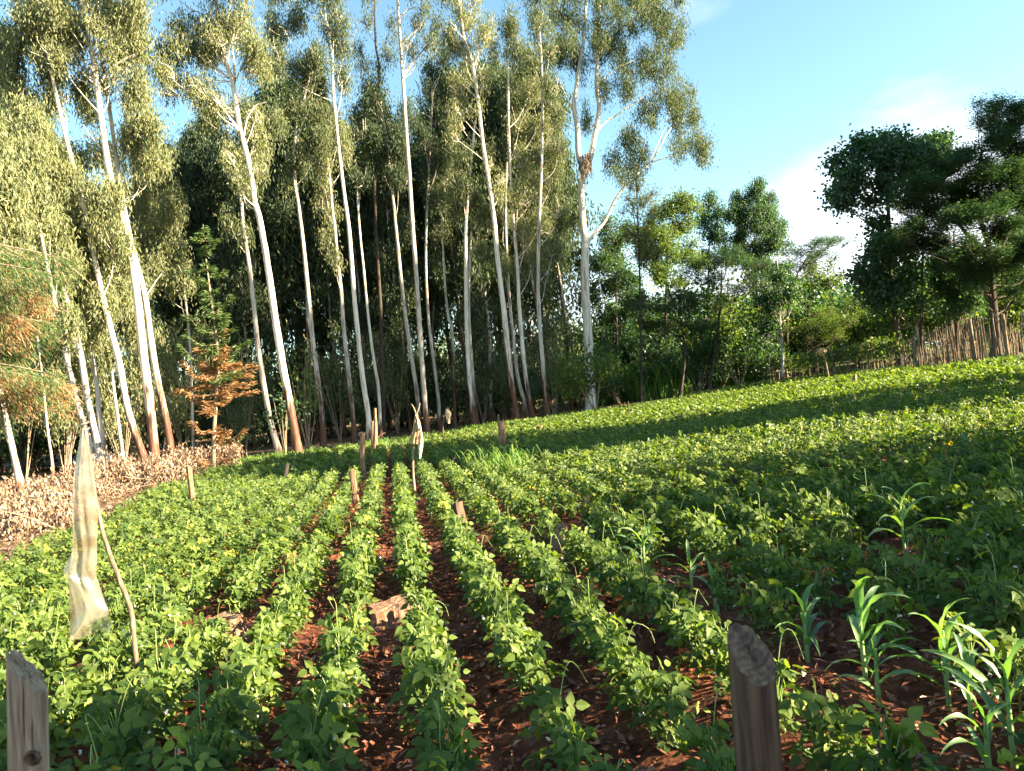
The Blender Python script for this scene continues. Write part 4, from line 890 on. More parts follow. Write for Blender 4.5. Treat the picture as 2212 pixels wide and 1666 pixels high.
# the rest of the crop as one object
def bake(mb):
    V = np.concatenate(mb.V); T = np.concatenate(mb.T); K = np.concatenate(mb.K); Lp = np.concatenate(mb.L)
    st = np.concatenate([[0], np.cumsum(K)[:-1]])
    return V, T, {k: Lp[(st[K == k][:, None] + np.arange(k)).ravel()].reshape(-1, k) for k in np.unique(K)}
hi_ = [bake(bean_plant_data(300 + k, 0)[0]) for k in range(12)]
hs_ = [bake(bean_plant_data(300 + k, 0)[1]) for k in range(12)]
mid_ = [bake(bean_plant_data(400 + k, 1)[0]) for k in range(9)]
lo_ = [bake(bean_plant_data(500 + k, 2)[0]) for k in range(9)]
crop = MB()
def stamp(dst, protos_, sel, mat=0):
    for k in range(len(protos_)):
        s_ = sel[k::len(protos_)]
        if not len(s_): continue
        V, T, FD = protos_[k]
        a = rng.uniform(-.8, .8, len(s_)); sc = size[s_]
        c, s2 = np.cos(a) * sc, np.sin(a) * sc
        X = V[None, :, 0] * c[:, None] - V[None, :, 1] * s2[:, None] + plants[s_, 0][:, None]
        Y = V[None, :, 0] * s2[:, None] + V[None, :, 1] * c[:, None] + plants[s_, 1][:, None]
        Z = V[None, :, 2] * sc[:, None] + PZ[s_][:, None]
        tj = np.clip(T[None] + rng.uniform(-.12, .12, (len(s_), 1)), 0, 1)
        n0 = dst.n; first = True
        for kk, Fc in FD.items():
            FF = (Fc[None] + (np.arange(len(s_)) * len(V))[:, None, None]).reshape(-1, kk)
            if first: dst.add(np.stack([X, Y, Z], -1).reshape(-1, 3), FF, tj.ravel(), mat); first = False
            else:
                dst.L.append((FF + n0).ravel()); dst.K.append(np.full(len(FF), kk)); dst.M.append(np.full(len(FF), mat))
dist = np.hypot(plants[rest, 0], plants[rest, 1])
stamp(crop, hi_, rest[dist < 9.5]); stamp(crop, hs_, rest[dist < 7.5], 1)
stamp(crop, mid_, rest[(dist >= 9.5) & (dist < 20)]); stamp(crop, lo_, rest[dist >= 20])
crop.build('bean_crop', [M['bean'], M['vine']], kind='stuff', label='dense rows of bean plants filling the field behind the near ones', category='bean crop')
print('plants', len(plants), 'near reach', np.hypot(*plants[near_i[-1], :2]))

# litter and clods between the rows
mb = MB(); n = 24000
rr = 2.0 + 15 * rng.random(n) ** 1.2; aa = rng.uniform(R(-38), R(38), n)
x, y = rr * np.sin(aa), rr * np.cos(aa); ok = infield(x, y, -.5); x, y = x[ok], y[ok]; n = len(x)
P = np.stack([x, y, g(x, y) + .01 + .035 * rng.random(n)], 1)
A = rdir(n) * [1, 1, .4]; place(mb, P, A, np.array([0, 0, 1.]) + rng.normal(0, .6, (n, 3)), rng.uniform(.02, .07, n), rng.uniform(.008, .03, n), np.clip(rng.random(n) ** 1.4, 0, 1))
mb.build('leaf_litter', M['litter'], kind='stuff', label='dry fallen leaves scattered on the red soil between bean rows', category='leaf litter')
mb = MB(); n = 3500
for _ in range(n):
    r_ = 2.2 + 10 * rng.random() ** 1.2; a = rng.uniform(R(-36), R(36)); p = np.array([r_ * math.sin(a), r_ * math.cos(a), 0]); p[2] = g(p[0], p[1]) + .005
    s = rng.uniform(.012, .04)
    V = np.array([[1, 0, 0], [0, 1, 0], [-1, 0, 0], [0, -1, 0], [0, 0, .8], [0, 0, -.5]]) * s * rng.uniform(.6, 1.2, (6, 1)) + rng.normal(0, s * .2, (6, 3)) + p
    mb.add(V, [(0, 1, 4), (1, 2, 4), (2, 3, 4), (3, 0, 4), (1, 0, 5), (2, 1, 5), (3, 2, 5), (0, 3, 5)], 0.0)
mb.build('soil_clods', M['ground'], smooth=False, kind='stuff', label='small red soil clods between the bean rows', category='soil clods')

# ------------------------------------------------------------------ maize
def maize(px, py, h, label, seed, nl=8, spread=1.0, yellow=False):
    r = np.random.default_rng(seed)
    b = onground(px, py); b[2] = g(b[0], b[1])
    root = thing('maize_plant', b, label, 'maize plant', 'young maize plants among the beans')
    sm = MB(); tube(sm, [b - [0, 0, .03], b + [0, 0, h * .3], b + [.01, .01, h * .62]], [.013, .006], 8, n=8, t=.6); sm.build('stalk', M['maizestalk'], root, smooth=True)
    for q in range(nl):
        f = q / (nl - 1)
        a = q * 3.14 + r.normal(0, .55) + seed
        z0 = h * (.10 + .5 * f); Lq = h * r.uniform(.6, .9) * (1 - .35 * f) * spread
        el = R(38 + 38 * f + r.uniform(-8, 8)); bend = r.uniform(1.5, 2.6) * (1 - .35 * f)
        d = np.array([math.cos(a), math.sin(a), 0]); N_ = 12
        p = b + [0, 0, z0]; pts = [p]; dirs = []
        for k in range(N_):
            e = el - bend * (k / N_) ** 1.6
            v = d * math.cos(e) + np.array([0, 0, math.sin(e)]); dirs.append(v); p = p + v * Lq / N_; pts.append(p)
        dirs.append(dirs[-1]); pts = np.array(pts); dirs = np.array(dirs)
        tw = r.uniform(-.7, .7)
        sd = np.cross(d, [0, 0, 1.0]); up_ = np.cross(sd, dirs)
        tt = np.linspace(0, 1, N_ + 1)
        sdr = sd[None] * np.cos(tw * tt)[:, None] + up_ * np.sin(tw * tt)[:, None]
        nr = np.cross(sdr, dirs)
        w = (.5 + .5 * np.minimum(tt / .25, 1)) * (1 - np.maximum(tt - .45, 0) / .55) ** .8 * h * .036 + .0005
        wave = np.sin(tt * 17 + r.random() * 6) * .25
        Lf = pts - sdr * w[:, None] + nr * (w * (.45 + wave))[:, None]; Rt = pts + sdr * w[:, None] + nr * (w * (.45 - wave))[:, None]
        V = np.concatenate([Lf, pts, Rt]); n_ = N_ + 1
        Fc = [(k, k + 1, n_ + k + 1, n_ + k) for k in range(N_)] + [(n_ + k, n_ + k + 1, 2 * n_ + k + 1, 2 * n_ + k) for k in range(N_)]
        m = MB(); m.add(V, Fc, r.random()); m.build('leaf', M['maize'], root, smooth=True)
    return root
for k, a in enumerate([(1395, 1245, .46, 'bright maize seedling with drooping leaves right of the reddish stump'), (1495, 1275, .36, 'small maize plant in front of the bright seedling, leaves arching'),
                       (1548, 1330, .34, 'small thin maize plant just left above the brown sawn post'), (1955, 1195, .58, 'well-spread maize plant standing in dark soil at the right, leaf folded sharply'),
                       (1745, 1425, .40, 'narrow upright maize plant just right of the brown sawn post'), (1870, 1470, .56, 'largest maize plant, broad pale leaves, right of the brown post'),
                       (1900, 1520, .38, 'maize plant growing against the largest one, arched leaf'), (2050, 1520, .50, 'tall maize plant with glossy white-shining leaves near the right bottom'),
                       (2100, 1560, .36, 'maize plant with upright shaded leaves right of the glossy one'), (2190, 1640, .50, 'dark shaded maize plant cut by the right edge at the bottom'),
                       (2140, 1690, .36, 'dark shaded maize plant at the bottom right corner'), (1190, 1120, .34, 'faint maize seedling beyond the thick cut post'),
                       (1285, 1190, .36, 'maize seedling beside the bright pale stake'), (2090, 1010, .38, 'tiny far maize seedling near the right edge')]):
    maize(a[0], a[1], a[2], a[3], k + 3, nl=8 if a[2] > .38 else 6)
# grass clumps
def tuft(mb, c, w, h, n, wd=.012):
    for _ in range(n):
        a = rng.random() * 6.28; b = c + np.array([rng.normal(0, w * .35), rng.normal(0, w * .3), 0]); b[2] = g(b[0], b[1])
        d = np.array([math.cos(a), math.sin(a), 0]); Lq = h * rng.uniform(.6, 1.15)
        pts = smoothline([b, b + d * Lq * .15 + [0, 0, Lq * .6], b + d * Lq * .42 + [0, 0, Lq * .9], b + d * Lq * .72 + [0, 0, Lq * rng.uniform(.45, .85)]], 7)
        sd = np.cross(d, [0, 0, 1.0]); w_ = wd * np.array([.7, 1, 1, .9, .7, .4, .05])
        V = np.concatenate([pts - sd * w_[:, None], pts + sd * w_[:, None]])
        mb.add(V, [(k, k + 1, 7 + k + 1, 7 + k) for k in range(6)], rng.random())
mb = MB()
for px, py in [(1040, 1020), (1065, 1022), (1090, 1025), (1075, 1045), (1110, 1035)]: tuft(mb, onground(px, py), .7, .55, 24)
mb.build('tall_grass', M['grass'], kind='stuff', label='patch of tall light green grass among the beans near mid-field', category='grass')
mb = MB()
for px in np.arange(1310, 1480, 9): tuft(mb, ground_at(px, 47 + rng.normal(0, 1.2)), 1.2, 2.2, 36, .04)
for px in np.arange(1530, 1650, 12): tuft(mb, ground_at(px, 50 + rng.normal(0, 1.2)), 1.2, 1.9, 26, .04)
mb.build('fodder_grass', M['grass'], kind='stuff', label='stand of tall fodder grass lit between the trees behind the field', category='grass')
mb = MB()
for _ in range(260):
    px = rng.uniform(430, 2200); a, b_ = 0, 0
    azm = math.atan2((px - 1106), F); rr_ = float(np.interp(azm, EA, ER)) + rng.uniform(.1, 3.5)
    tuft(mb, np.array([rr_ * math.sin(azm), rr_ * math.cos(azm), 0]), .5, .35, 14, .012)
mb.build('edge_weeds', M['grass'], kind='stuff', label='low weeds and grass along the shaded far edge of the field', category='weeds')

# ------------------------------------------------------------------ brush heaps of dead branches
def heap(px, py, w, h, n, label, D=None):
    c = onground(px, py) if D is None else ground_at(px, D)
    c[2] = g(c[0], c[1]); root = thing('brush_heap', c, label, 'brush heap', 'heaps of dead branches at the left field edge')
    mb, sm = MB(), MB()
    for q in range(8):
        a = rng.random() * 6.28; e = c + np.array([math.cos(a) * w * .38 * rng.random(), math.sin(a) * w * .25, h * (.05 + .4 * rng.random())])
        clump(mb, e, (w * .3, w * .22, h * .42), n // 8, .11, .045, 'hang', lumps=6, per=7)
    Vz = [np.maximum(v[:, 2], c[2] + .01) for v in mb.V]
    for v, z in zip(mb.V, Vz): v[:, 2] = z
    for _ in range(60):
        a = rng.random() * 6.28; s = c + np.array([rng.normal(0, w * .25), rng.normal(0, w * .18), h * .3 * rng.random()]); d = np.array([math.cos(a), math.sin(a) * .7, rng.uniform(-.05, .5)]); l = rng.uniform(.4, 1.0) * min(w, 1.6) * .6
        tube(sm, [s, s + d * l * .5 + rng.normal(0, .04, 3), s + d * l], [.014, .004], 5, n=6)
    mb.build('dead_leaves', M['dry'], root); sm.build('branch', M['twig'], root)
for a in [(60, 1150, 2.6, .6, 7000, 'wide low heap of pale dead leaves at the left edge, behind the beans'), (20, 1090, 2.4, .8, 4500, 'heap of dead leafy branches farthest left, below the far left trunk'),
          (150, 1085, 2.4, .7, 5000, 'bleached heap with bare pale twigs left of the plastic bag'), (265, 1060, 2.6, 1.3, 7500, 'tall brown heap of dead foliage right of the plastic bag'),
          (360, 1040, 2.4, .8, 4500, 'heap of dried leaves at the foot of the paired white trunks'), (440, 1012, 2.6, 1.1, 4500, 'pinkish heap of dry leaves under the rusty cypress'), (-60, 1160, 2.6, .7, 4000, 'heap of dead branches running out of the frame at the left')]:
    heap(*a)
mb = MB(); n = 15000
px_ = rng.uniform(-250, 1350, n); az_ = np.arctan2(px_ - 1106, F); R0 = np.interp(az_, EA, ER); rr_ = R0 + rng.random(n) * 12 * (1 + (az_ > -.2))
x, y = rr_ * np.sin(az_), rr_ * np.cos(az_); P = np.stack([x, y, g(x, y) + .01 + .06 * rng.random(n)], 1)
place(mb, P, rdir(n) * [1, 1, .4], np.array([0, 0, 1.]) + rng.normal(0, .7, (n, 3)), rng.uniform(.04, .16, n), rng.uniform(.012, .05, n), rng.random(n) ** 1.5 * .7)
mb.build('forest_litter', M['dry'], kind='stuff', label='dry leaf litter covering the ground under the eucalyptus trees', category='leaf litter')

# ------------------------------------------------------------------ stakes, stumps, flags
def prism_post(name, px, py, tx, ty, wpx, label, mat, flat=1.0, cat='post', lean=None, sides=12, slant=.6, extra=()):
    b = onground(px, py); D = b[1]; b[2] = g(b[0], b[1]); T = at(tx, ty, D); r = wpx / 2 * D / F
    root = thing(name, b, label, cat)
    mb = MB(); n = 12; line = smoothline([b - [0, 0, .05], (b * .6 + T * .4) + rng.normal(0, r * .35, 3), T], n)
    th = np.linspace(0, 2 * np.pi, sides, endpoint=False)
    prof = 1 + rng.uniform(-.12, .12, sides)
    V = []
    for k, p in enumerate(line):
        rr_ = r * (1.08 - .12 * k / n) * prof * (1 + rng.uniform(-.04, .04, sides))
        top = slant * r * np.cos(th + 1.1) * (k == n - 1)
        V.append(np.stack([p[0] + rr_ * np.cos(th), p[1] + rr_ * np.sin(th) * flat, p[2] + top + (rng.uniform(-.2, .3, sides) * r * (k == n - 1))], 1))
    V = np.array(V); i = np.arange(n - 1)[:, None] * sides; j = np.arange(sides)[None]; j2 = (j + 1) % sides
    mb.add(V.reshape(-1, 3), np.stack([i + j, i + j2, i + sides + j2, i + sides + j], -1).reshape(-1, 4))
    cap = np.vstack([V[-1], V[-1].mean(0) - [0, 0, r * .15]])
    mb.add(cap, [(k, (k + 1) % sides, sides) for k in range(sides)])
    for e in extra:
        tube(mb, [at(q[0], q[1], D) for q in e[0]], [e[1] * D / F, e[2] * D / F], 7, n=8, rough=.1)
    mb.build('shaft', M[mat], root, smooth=False)
    return root
prism_post('wooden_post', 421, 1115, 408, 1010, 12, 'light brown field post between the plastic bag and the charred stake', 'stump', extra=[([(409, 1014), (398, 1008), (392, 1000)], 2.5, 1)])
prism_post('wooden_post', 617, 1062, 620, 1004, 10, 'short blackened stake standing in the beans', 'charred', cat='stake')
prism_post('wooden_post', 788, 1035, 784, 937, 12, 'gnarled crooked post with knobby top left of the sack on its pole', 'stump', extra=[([(785, 940), (778, 936), (776, 942)], 5, 3)])
prism_post('wooden_post', 808, 985, 805, 912, 9, 'split post with one tall splinter, beyond the gnarled post', 'stump', extra=[([(810, 970), (811, 930), (810, 882)], 6, 3), ([(812, 950), (822, 940), (832, 935)], 1.5, 1)])
prism_post('wooden_plank', 771, 1092, 760, 1018, 13, 'flat upright board with one dark face in the bean row', 'stump', flat=.3, cat='board', sides=8)
prism_post('wooden_post', 1088, 985, 1084, 915, 15, 'thick dark stake before the straight pale trunks, thin splinter on top', 'stump', extra=[([(1080, 940), (1077, 905), (1076, 895)], 3, 1.5), ([(1090, 960), (1098, 952), (1103, 955)], 4, 2)])
prism_post('wooden_post', 996, 1160, 986, 1090, 27, 'thick weathered cut post in the row right of the sack pole', 'post_brown', cat='post')
prism_post('wooden_post', 1266, 1135, 1268, 1072, 12, 'pale sunlit stake wrapped in bean leaves, behind the reddish stump', 'picket', cat='stake')
prism_post('thin_stake', 1360, 915, 1357, 868, 3, 'thin dark stick rising from the shaded band of beans', 'dark_bark', cat='stake')
prism_post('wooden_post', 1848, 842, 1846, 812, 9, 'short crooked post in the shaded beans below the fence', 'stump', cat='post')
def stump(px, py, wpx, hpx, label, slant=(0, 0), sides=26, mat='stump'):
    b = onground(px, py); D = b[1]; b[2] = g(b[0], b[1]); r = wpx / 2 * D / F * .98; h = hpx * D / F * .95
    root = thing('tree_stump', b, label, 'stump'); mb = MB(); n = 7
    th = np.linspace(0, 2 * np.pi, sides, endpoint=False); prof = 1 + .12 * np.sin(th * 5 + rng.random() * 6) + .1 * np.sin(th * 2 + rng.random() * 6) + rng.uniform(-.1, .1, sides); V = []
    for k in range(n):
        f = k / (n - 1); rr_ = r * prof * (1 + .3 * (1 - f) ** 3) * (1 + rng.uniform(-.03, .03, sides))
        x_, y_ = rr_ * np.cos(th), rr_ * np.sin(th)
        zt = h * (1 + slant[0] * x_ / r + slant[1] * y_ / r) * (1 + .06 * rng.random(sides)) + (k == n - 1) * h * .22 * (vnoise(th * 2.2, th * 0 + b[0] * 9, 1.0, 8) - .6)
        V.append(np.stack([b[0] + x_, b[1] + y_, b[2] - .04 + (zt + .04) * f], 1))
    V = np.array(V); i = np.arange(n - 1)[:, None] * sides; j = np.arange(sides)[None]; j2 = (j + 1) % sides
    mb.add(V.reshape(-1, 3), np.stack([i + j, i + j2, i + sides + j2, i + sides + j], -1).reshape(-1, 4)); mb.build('bark', M[mat], root)
    cm = MB(); c = V[-1].mean(0); ring = c + (V[-1] - c) * .5 + rng.normal(0, r * .03, (sides, 3))
    cm.add(np.vstack([V[-1], ring, c]), [(k, (k + 1) % sides, sides + (k + 1) % sides, sides + k) for k in range(sides)])
    cm.add(np.vstack([ring, c]), [(k, (k + 1) % sides, sides) for k in range(sides)]); cm.build('cut_top', M['stump'], root)
for a in [(490, 1375, 76, 44, 'short rough-barked stump in the beans left of centre'), (855, 1336, 100, 34, 'wide split stump lying between two bean rows at the centre', (.1, .15)), (1207, 1195, 42, 36, 'pointed reddish stump, slanting like a wedge, right of centre', (.75, .35)),
          (793, 1160, 34, 24, 'small round stump at the head of a bean row below the board'), (1958, 1024, 62, 34, 'ragged sunlit stump with a peaked back, in the right-hand beans', (-.6, .3)), (1212, 1058, 34, 20, 'low flat stump behind the pointed reddish one'),
          (1290, 1026, 26, 22, 'small tan stump amid dense beans right of the grass patch'), (985, 1012, 12, 24, 'narrow dark stub at the start of a row beneath the stakes'), (1105, 925, 20, 14, 'tiny orange stump on the far crest of the field at mid-picture'),
          (2022, 862, 50, 20, 'broad dark stump in the shaded band near the right'), (1425, 918, 26, 14, 'small orange stump in the shaded band right of the big tree'), (338, 1104, 26, 18, 'small bleached stump in the beans beside the tan post'), (1315, 905, 14, 16, 'tiny lit stub on the far crest below the bright bush'), (1168, 945, 12, 26, 'narrow red stub in shaded beans right of the thick stake')]:
    stump(*a)
# sheets hanging on poles
def sheet(mb, left, right, D, n=26, m=9, amp=.02, off=0.0, tears=True):
    Lp = smoothline([at(a, b, D) for a, b in left], n); Rp = smoothline([at(a, b, D) for a, b in right], n)
    u = np.linspace(0, 1, m)
    V = Lp[:, None] * (1 - u)[None, :, None] + Rp[:, None] * u[None, :, None]
    tt = np.linspace(0, 1, n)[:, None]
    V[..., 1] += off * np.sin(np.pi * u)[None] * np.minimum(tt * 4, 1) + amp * (np.sin(u * 9 + tt * 7) + .5 * np.sin(u * 21 - tt * 15)) * np.minimum(tt * 3, 1)
    V[..., 1] += amp * 2.2 * (vnoise(u[None] * 3 + 0 * tt, tt * 9 + 0 * u[None], 1.3, 3) - .5)
    V += rng.normal(0, amp * .12, V.shape)
    i = np.arange(n - 1)[:, None] * m; j = np.arange(m - 1)[None]
    mb.add(V.reshape(-1, 3), np.stack([i + j, i + j + 1, i + m + j + 1, i + m + j], -1).reshape(-1, 4), rng.random())
Dn = onground(303, 1500)[1]
root = thing('stick', ground_at(303, Dn), 'bent thin stick holding up the cloudy plastic bag at the left', 'stick')
mb = MB(); tube(mb, [at(a, b, Dn) for a, b in [(305, 1515), (296, 1440), (288, 1370), (283, 1320), (262, 1262), (240, 1205), (222, 1150), (208, 1085), (196, 1010), (184, 930), (178, 905)]], [.017, .013, .009], 8, n=70, rough=.08)
mb.build('shaft', M['picket'], root, smooth=True)
mb = MB()
lf = [(178, 925), (166, 985), (158, 1050), (155, 1120), (156, 1190), (146, 1215), (140, 1235), (150, 1262), (152, 1320), (150, 1386)]
rt = [(186, 925), (200, 990), (206, 1050), (212, 1110), (211, 1180), (208, 1240), (214, 1262), (224, 1300), (232, 1330), (186, 1352)]
sheet(mb, lf, rt, Dn - .03, n=60, m=22, amp=.007, off=-.05)
sheet(mb, lf, [(186, 925), (198, 990), (203, 1050), (207, 1110), (206, 1180), (206, 1240), (216, 1270), (228, 1300), (237, 1340), (236, 1368)], Dn + .02, n=60, m=22, amp=.007, off=.05)
mb.build('plastic_bag', M['plastic'], origin=at(182, 925, Dn), smooth=True, label='long torn cloudy plastic bag hanging from the bent stick at the left', category='plastic bag')
bagk = bpy.data.objects['plastic_bag']; mb = MB(); q_ = at(181, 930, Dn - .01)
tube(mb, [q_ + [.03 * math.cos(a), .03 * math.sin(a), a * .006 - .03] for a in np.linspace(0, 15, 30)], [.006, .005], 5); mb.build('knot', M['plastic'], bagk, smooth=True)
Dm = onground(897, 1086)[1]
root = thing('forked_pole', ground_at(897, Dm), 'thin forked pole standing between rows with the sack tied to it', 'pole')
mb = MB(); tube(mb, [at(a, b, Dm) for a, b in [(899, 1092), (893, 1030), (892, 985), (894, 930), (899, 893)]], [.022, .014], 8, n=30, rough=.05)
tube(mb, [at(a, b, Dm) for a, b in [(899, 896), (894, 882), (889, 873)]], [.013, .008], 6, n=8); tube(mb, [at(a, b, Dm) for a, b in [(899, 896), (904, 884), (907, 871)]], [.013, .008], 6, n=8)
mb.build('shaft', M['twig'], root, smooth=True)
sk = thing('sack_rag', at(899, 898, Dm), 'brown sack and long white rag tied below the fork of the thin pole', 'rag')
mb = MB(); sheet(mb, [(897, 895), (893, 915), (890, 935), (882, 955)], [(902, 895), (903, 915), (903, 935), (904, 962)], Dm - .03, n=22, m=12, amp=.015, off=-.05); mb.build('brown_cloth', M['sack'], sk, smooth=True)
mb = MB(); sheet(mb, [(899, 897), (901, 925), (902, 955), (905, 992)], [(903, 897), (910, 925), (914, 955), (909, 990)], Dm - .06, n=26, m=10, amp=.015, off=-.04); mb.build('white_cloth', M['cloth'], sk, smooth=True)
mb = MB(); tube(mb, [at(a, b, 23) for a, b in [(958, 960), (957, 920), (961, 895), (967, 879)]], [.02, .012], 7, n=16); tube(mb, [at(963, 890, 23), at(972, 878, 23)], [.012, .008], 5)
root = thing('pole', ground_at(958, 23), 'far thin crooked pole near the forest carrying a white rag', 'pole'); mb.build('shaft', M['stump'], root, smooth=True)
mb = MB(); sheet(mb, [(963, 884), (962, 896), (964, 904), (966, 914)], [(969, 884), (975, 893), (972, 904), (972, 915)], 22.95, n=14, m=8, amp=.02, off=-.05); mb.build('white_rag', M['cloth'], origin=at(966, 884, 22.95), smooth=True, label='small white rag fluttering on the far crooked pole', category='rag')
Dr = 33
root = thing('pole', ground_at(1793, Dr), 'leaning pole before the fence with a bag stuffed on its tip', 'pole')
mb = MB(); tube(mb, [ground_at(1793, Dr) - [0, 0, .1], at(1785, 790, Dr), at(1779, 766, Dr)], [.045, .03], 7, n=12); mb.build('shaft', M['picket'], root, smooth=True)
bmh = MB(); c = at(1776, 760, Dr); th = np.linspace(0, np.pi, 9)[:, None]; ph = np.linspace(0, 2 * np.pi, 12, endpoint=False)[None]
rr_ = .17 * (1 + rng.uniform(-.3, .3, (9, 12))); V = np.stack([c[0] + rr_ * np.sin(th) * np.cos(ph), c[1] + rr_ * np.sin(th) * np.sin(ph), c[2] + rr_ * np.cos(th) * .9 + 0 * ph], -1)
i = np.arange(8)[:, None] * 12; j = np.arange(12)[None]; j2 = (j + 1) % 12
bmh.add(V.reshape(-1, 3), np.stack([i + j, i + j2, i + 12 + j2, i + 12 + j], -1).reshape(-1, 4)); tube(bmh, [c, c + [-.22, 0, .05]], [.08, .03], 7)
bmh.build('stuffed_bag', M['sack'], origin=c, smooth=False, label='pale stuffed bag on top of the leaning pole before the fence', category='bag')

# ------------------------------------------------------------------ stick fence
A0, A1, A2 = ground_at(1660, 46), ground_at(1800, 37.5), ground_at(2240, 28.5)
froot = thing('stick_fence', A1, 'rustic stick fence of uneven wooden pickets along the right back of the field', 'fence')
def along(t): return A0 + (A1 - A0) * t / .35 if t < .35 else A1 + (A2 - A1) * (t - .35) / .65
def fh(px): return np.interp(px, [1640, 1800, 1900, 1960, 2040, 2120, 2240], [1.1, 1.25, 1.35, 1.25, 1.6, 1.75, 1.7])
for t in np.concatenate([np.linspace(.02, .34, 14), np.linspace(.36, .6, 22), np.linspace(.61, .995, 60)]):
    t = min(t + rng.uniform(-.003, .003), 1); p = along(t) + rng.normal(0, .05, 3) * [1, 1, 0]; p[2] = g(p[0], p[1]); px = project(p)[0]
    h = fh(px) * rng.choice([1.0, .85, 1.12, .7, 1.2]) * rng.uniform(.9, 1.08); r = rng.uniform(.016, .04)
    top = p + [rng.normal(-.02, .07), rng.normal(0, .05), h]
    mb = MB(); tube(mb, [p - [0, 0, .1], (p + top) / 2 + rng.normal(0, .03, 3), top], [r, r * .7], 6, n=7, rough=.12)
    if rng.random() < .3: e = p * .25 + top * .75; tube(mb, [e, e + [rng.normal(0, .1), 0, .3]], [r * .6, r * .3], 5)
    mb.build('picket', M['picket'], froot, smooth=True)
for t in (.36, .5, .665, .84, .93, .985, .12):
    p = along(t); p[2] = g(p[0], p[1]); h = fh(project(p)[0]) * 1.08; mb = MB(); tube(mb, [p - [0, 0, .1], p + [-.04, 0, h * .5], p + [-.05, .02, h]], [.085, .07], 9, n=8, rough=.06); mb.build('fence_post', M['picket'], froot, smooth=True)
for hz in (.35, .7, 1.05):
    mb = MB(); pts = []
    for t in np.linspace(0, 1, 40): p = along(t); pts.append([p[0], p[1] - .05, g(p[0], p[1]) + hz + .03 * math.sin(t * 60)])
    tube(mb, pts, [.006, .006], 4); mb.build('wire', M['wire'], froot)
mb = MB()
for _ in range(90):
    p = along(rng.uniform(.6, 1)) + [rng.normal(0, .1), .35 + rng.random() * .4, 0]; p[2] = g(p[0], p[1]); h = fh(project(p)[0]) * rng.uniform(.8, 1.2)
    tube(mb, [p, p + [rng.normal(0, .12), rng.normal(0, .08), h]], [.016, .01], 5, n=4, rough=.1)
mb.build('brushwood', M['picket'], froot, kind='stuff')
# creeper on the fence
cr = MB()
for t in np.linspace(.1, .62, 26):
    p = along(t); p[2] = g(p[0], p[1]) + fh(project(p)[0]) * rng.uniform(.75, 1.0); clump(cr, p + [0, .3, 0], (.6, .35, .3), 130, .14, .11, 'rand', lumps=4)
cr.build('fence_creeper', M['bright'], origin=along(.4), label='leafy green creeper growing over the left half of the stick fence', category='creeper')

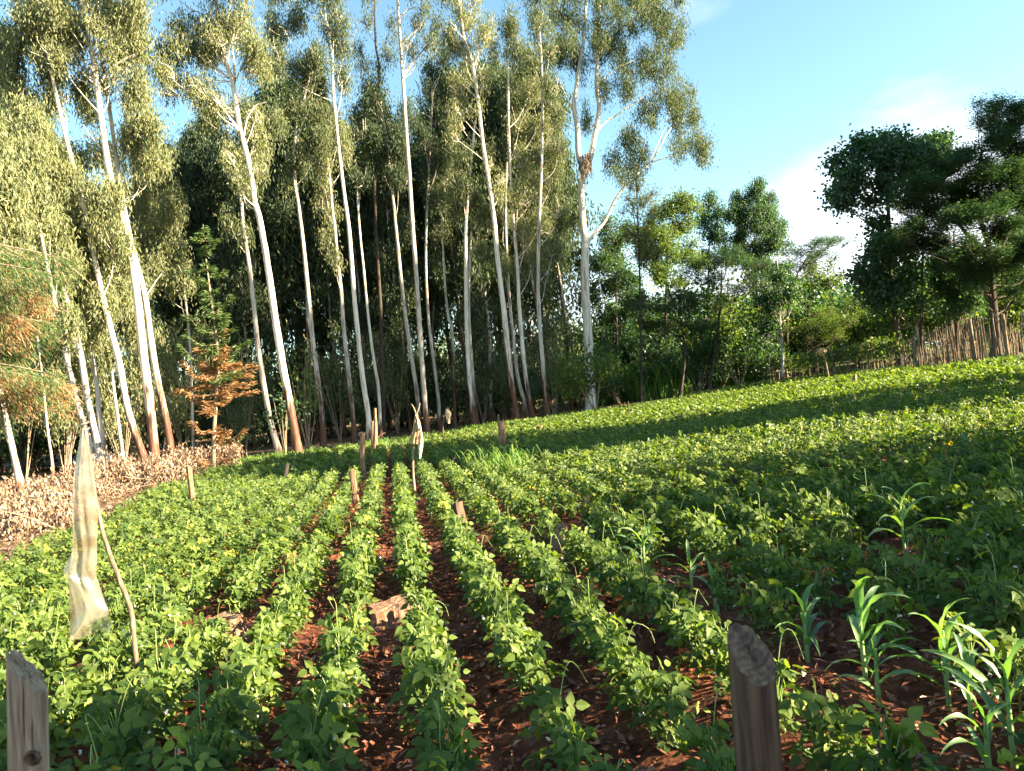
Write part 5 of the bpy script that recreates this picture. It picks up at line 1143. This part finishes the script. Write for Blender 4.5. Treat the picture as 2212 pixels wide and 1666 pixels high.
# ------------------------------------------------------------------ two near fence posts
def near_post(bx, by, tx, ty, D, r, label, mat, slope, cracks, knot=None, cap='cut', jag=.0015):
    jn = rng.normal(0, .8, 72)
    B, T = at(bx, by, D), at(tx, ty, D)
    d = (T - B) / (T[2] - B[2]); foot = B + d * (g(B[0], B[1]) - B[2])
    root = thing('fence_post', foot, label, 'fence post')
    S, n = 72, 90; th = np.linspace(0, 2 * np.pi, S, endpoint=False); H = T[2] - foot[2]
    prof = 1 + .03 * np.sin(3 * th + 1) + .02 * np.sin(7 * th) + .008 * rng.normal(size=S)
    depth = np.zeros((n, S))
    for (ca, z0, z1, dp, wd) in cracks:
        zz = np.linspace(0, 1, n); win = np.clip((zz - z0) / .04, 0, 1) * np.clip((z1 - zz) / .06, 0, 1)
        ang = ca + .06 * np.sin(zz * 9 + ca * 3)
        dd = np.angle(np.exp(1j * (th[None] - ang[:, None]))); depth += dp * win[:, None] * np.exp(-(dd / wd) ** 2)
    V = []
    for k in range(n):
        f = k / (n - 1); rr_ = r * prof * (1 - .06 * f) * (1 - depth[k]) * (1 + .004 * rng.normal(size=S))
        x_, y_ = rr_ * np.cos(th), rr_ * np.sin(th)
        ztop = H + slope[0] * x_ + slope[1] * y_ - (.3 * (x_ ** 2 + y_ ** 2) / r) + jag * (np.sin(th * 5 + 1) + np.sin(th * 11) * .8 + jn)
        z = -.1 + (ztop + .1) * f
        V.append(np.stack([foot[0] + d[0] * z + x_, foot[1] + d[1] * z + y_, foot[2] + z], 1))
    V = np.array(V); i = np.arange(n - 1)[:, None] * S; j = np.arange(S)[None]; j2 = (j + 1) % S
    mb = MB(); mb.add(V.reshape(-1, 3), np.stack([i + j, i + j2, i + S + j2, i + S + j], -1).reshape(-1, 4), np.clip(depth * 4.5, 0, 1).ravel()); mb.build('shaft', M[mat], root, smooth=True)
    c = V[-1].mean(0); rings = [c + (V[-1] - c) * s + (rng.normal(0, .0012, (S, 3)) if s < 1 else 0) for s in (1, .85, .65, .45, .25, .1)]
    cm = MB(); cm.add(np.concatenate(rings), [(a * S + k, a * S + (k + 1) % S, (a + 1) * S + (k + 1) % S, (a + 1) * S + k) for a in range(5) for k in range(S)])
    cm.add(np.vstack([rings[-1], c]), [(k, (k + 1) % S, S) for k in range(S)]); cm.build('sawn_end', M[cap], root, smooth=True)
    if knot:
        kp = at(knot[0], knot[1], D - r); km = MB()
        a = np.linspace(0, 6.283, 20, endpoint=False)
        for (ra, rb, y0, y1) in ((.021, .015, .004, -.003), (.015, .008, -.003, .006), (.008, .001, .006, .012)):
            o_ = np.stack([kp[0] + ra * np.cos(a) * 1.1, np.full(20, kp[1] + y0 + .002), kp[2] + ra * np.sin(a)], 1) + rng.normal(0, .0012, (20, 3)); q_ = np.stack([kp[0] + rb * np.cos(a) * 1.1, np.full(20, kp[1] + y1 + .002), kp[2] + rb * np.sin(a)], 1)
            km.add(np.vstack([o_, q_]), [(k, (k + 1) % 20, 20 + (k + 1) % 20, 20 + k) for k in range(20)])
        km.build('knot', M['post_brown'], root, smooth=True)
    return root
# angle 0 = +x (picture right), -pi/2 faces the camera
near_post(62, 1666, 58, 1440, 2.1, .05, 'grey weathered fence post with cracks and a knot at the bottom left corner', 'post_old', (-1.35, -.25),
          [(-1.95, .3, 1.05, .20, .03), (-1.45, .62, 1.05, .12, .025), (-1.15, .5, 1.05, .18, .028), (-.75, .7, 1.05, .12, .025), (-2.4, .55, .95, .10, .03), (-1.7, .75, .9, .06, .12)], knot=(68, 1640), cap='post_old', jag=.0045)
near_post(1641, 1666, 1622, 1400, 1.92, .058, 'dark brown fence post with slanting sawn top at the bottom right', 'post_brown', (-.45, 1.05),
          [(-.35, .2, 1.02, .22, .04), (-1.9, .1, .8, .05, .12), (-1.2, .3, .9, .06, .1)])
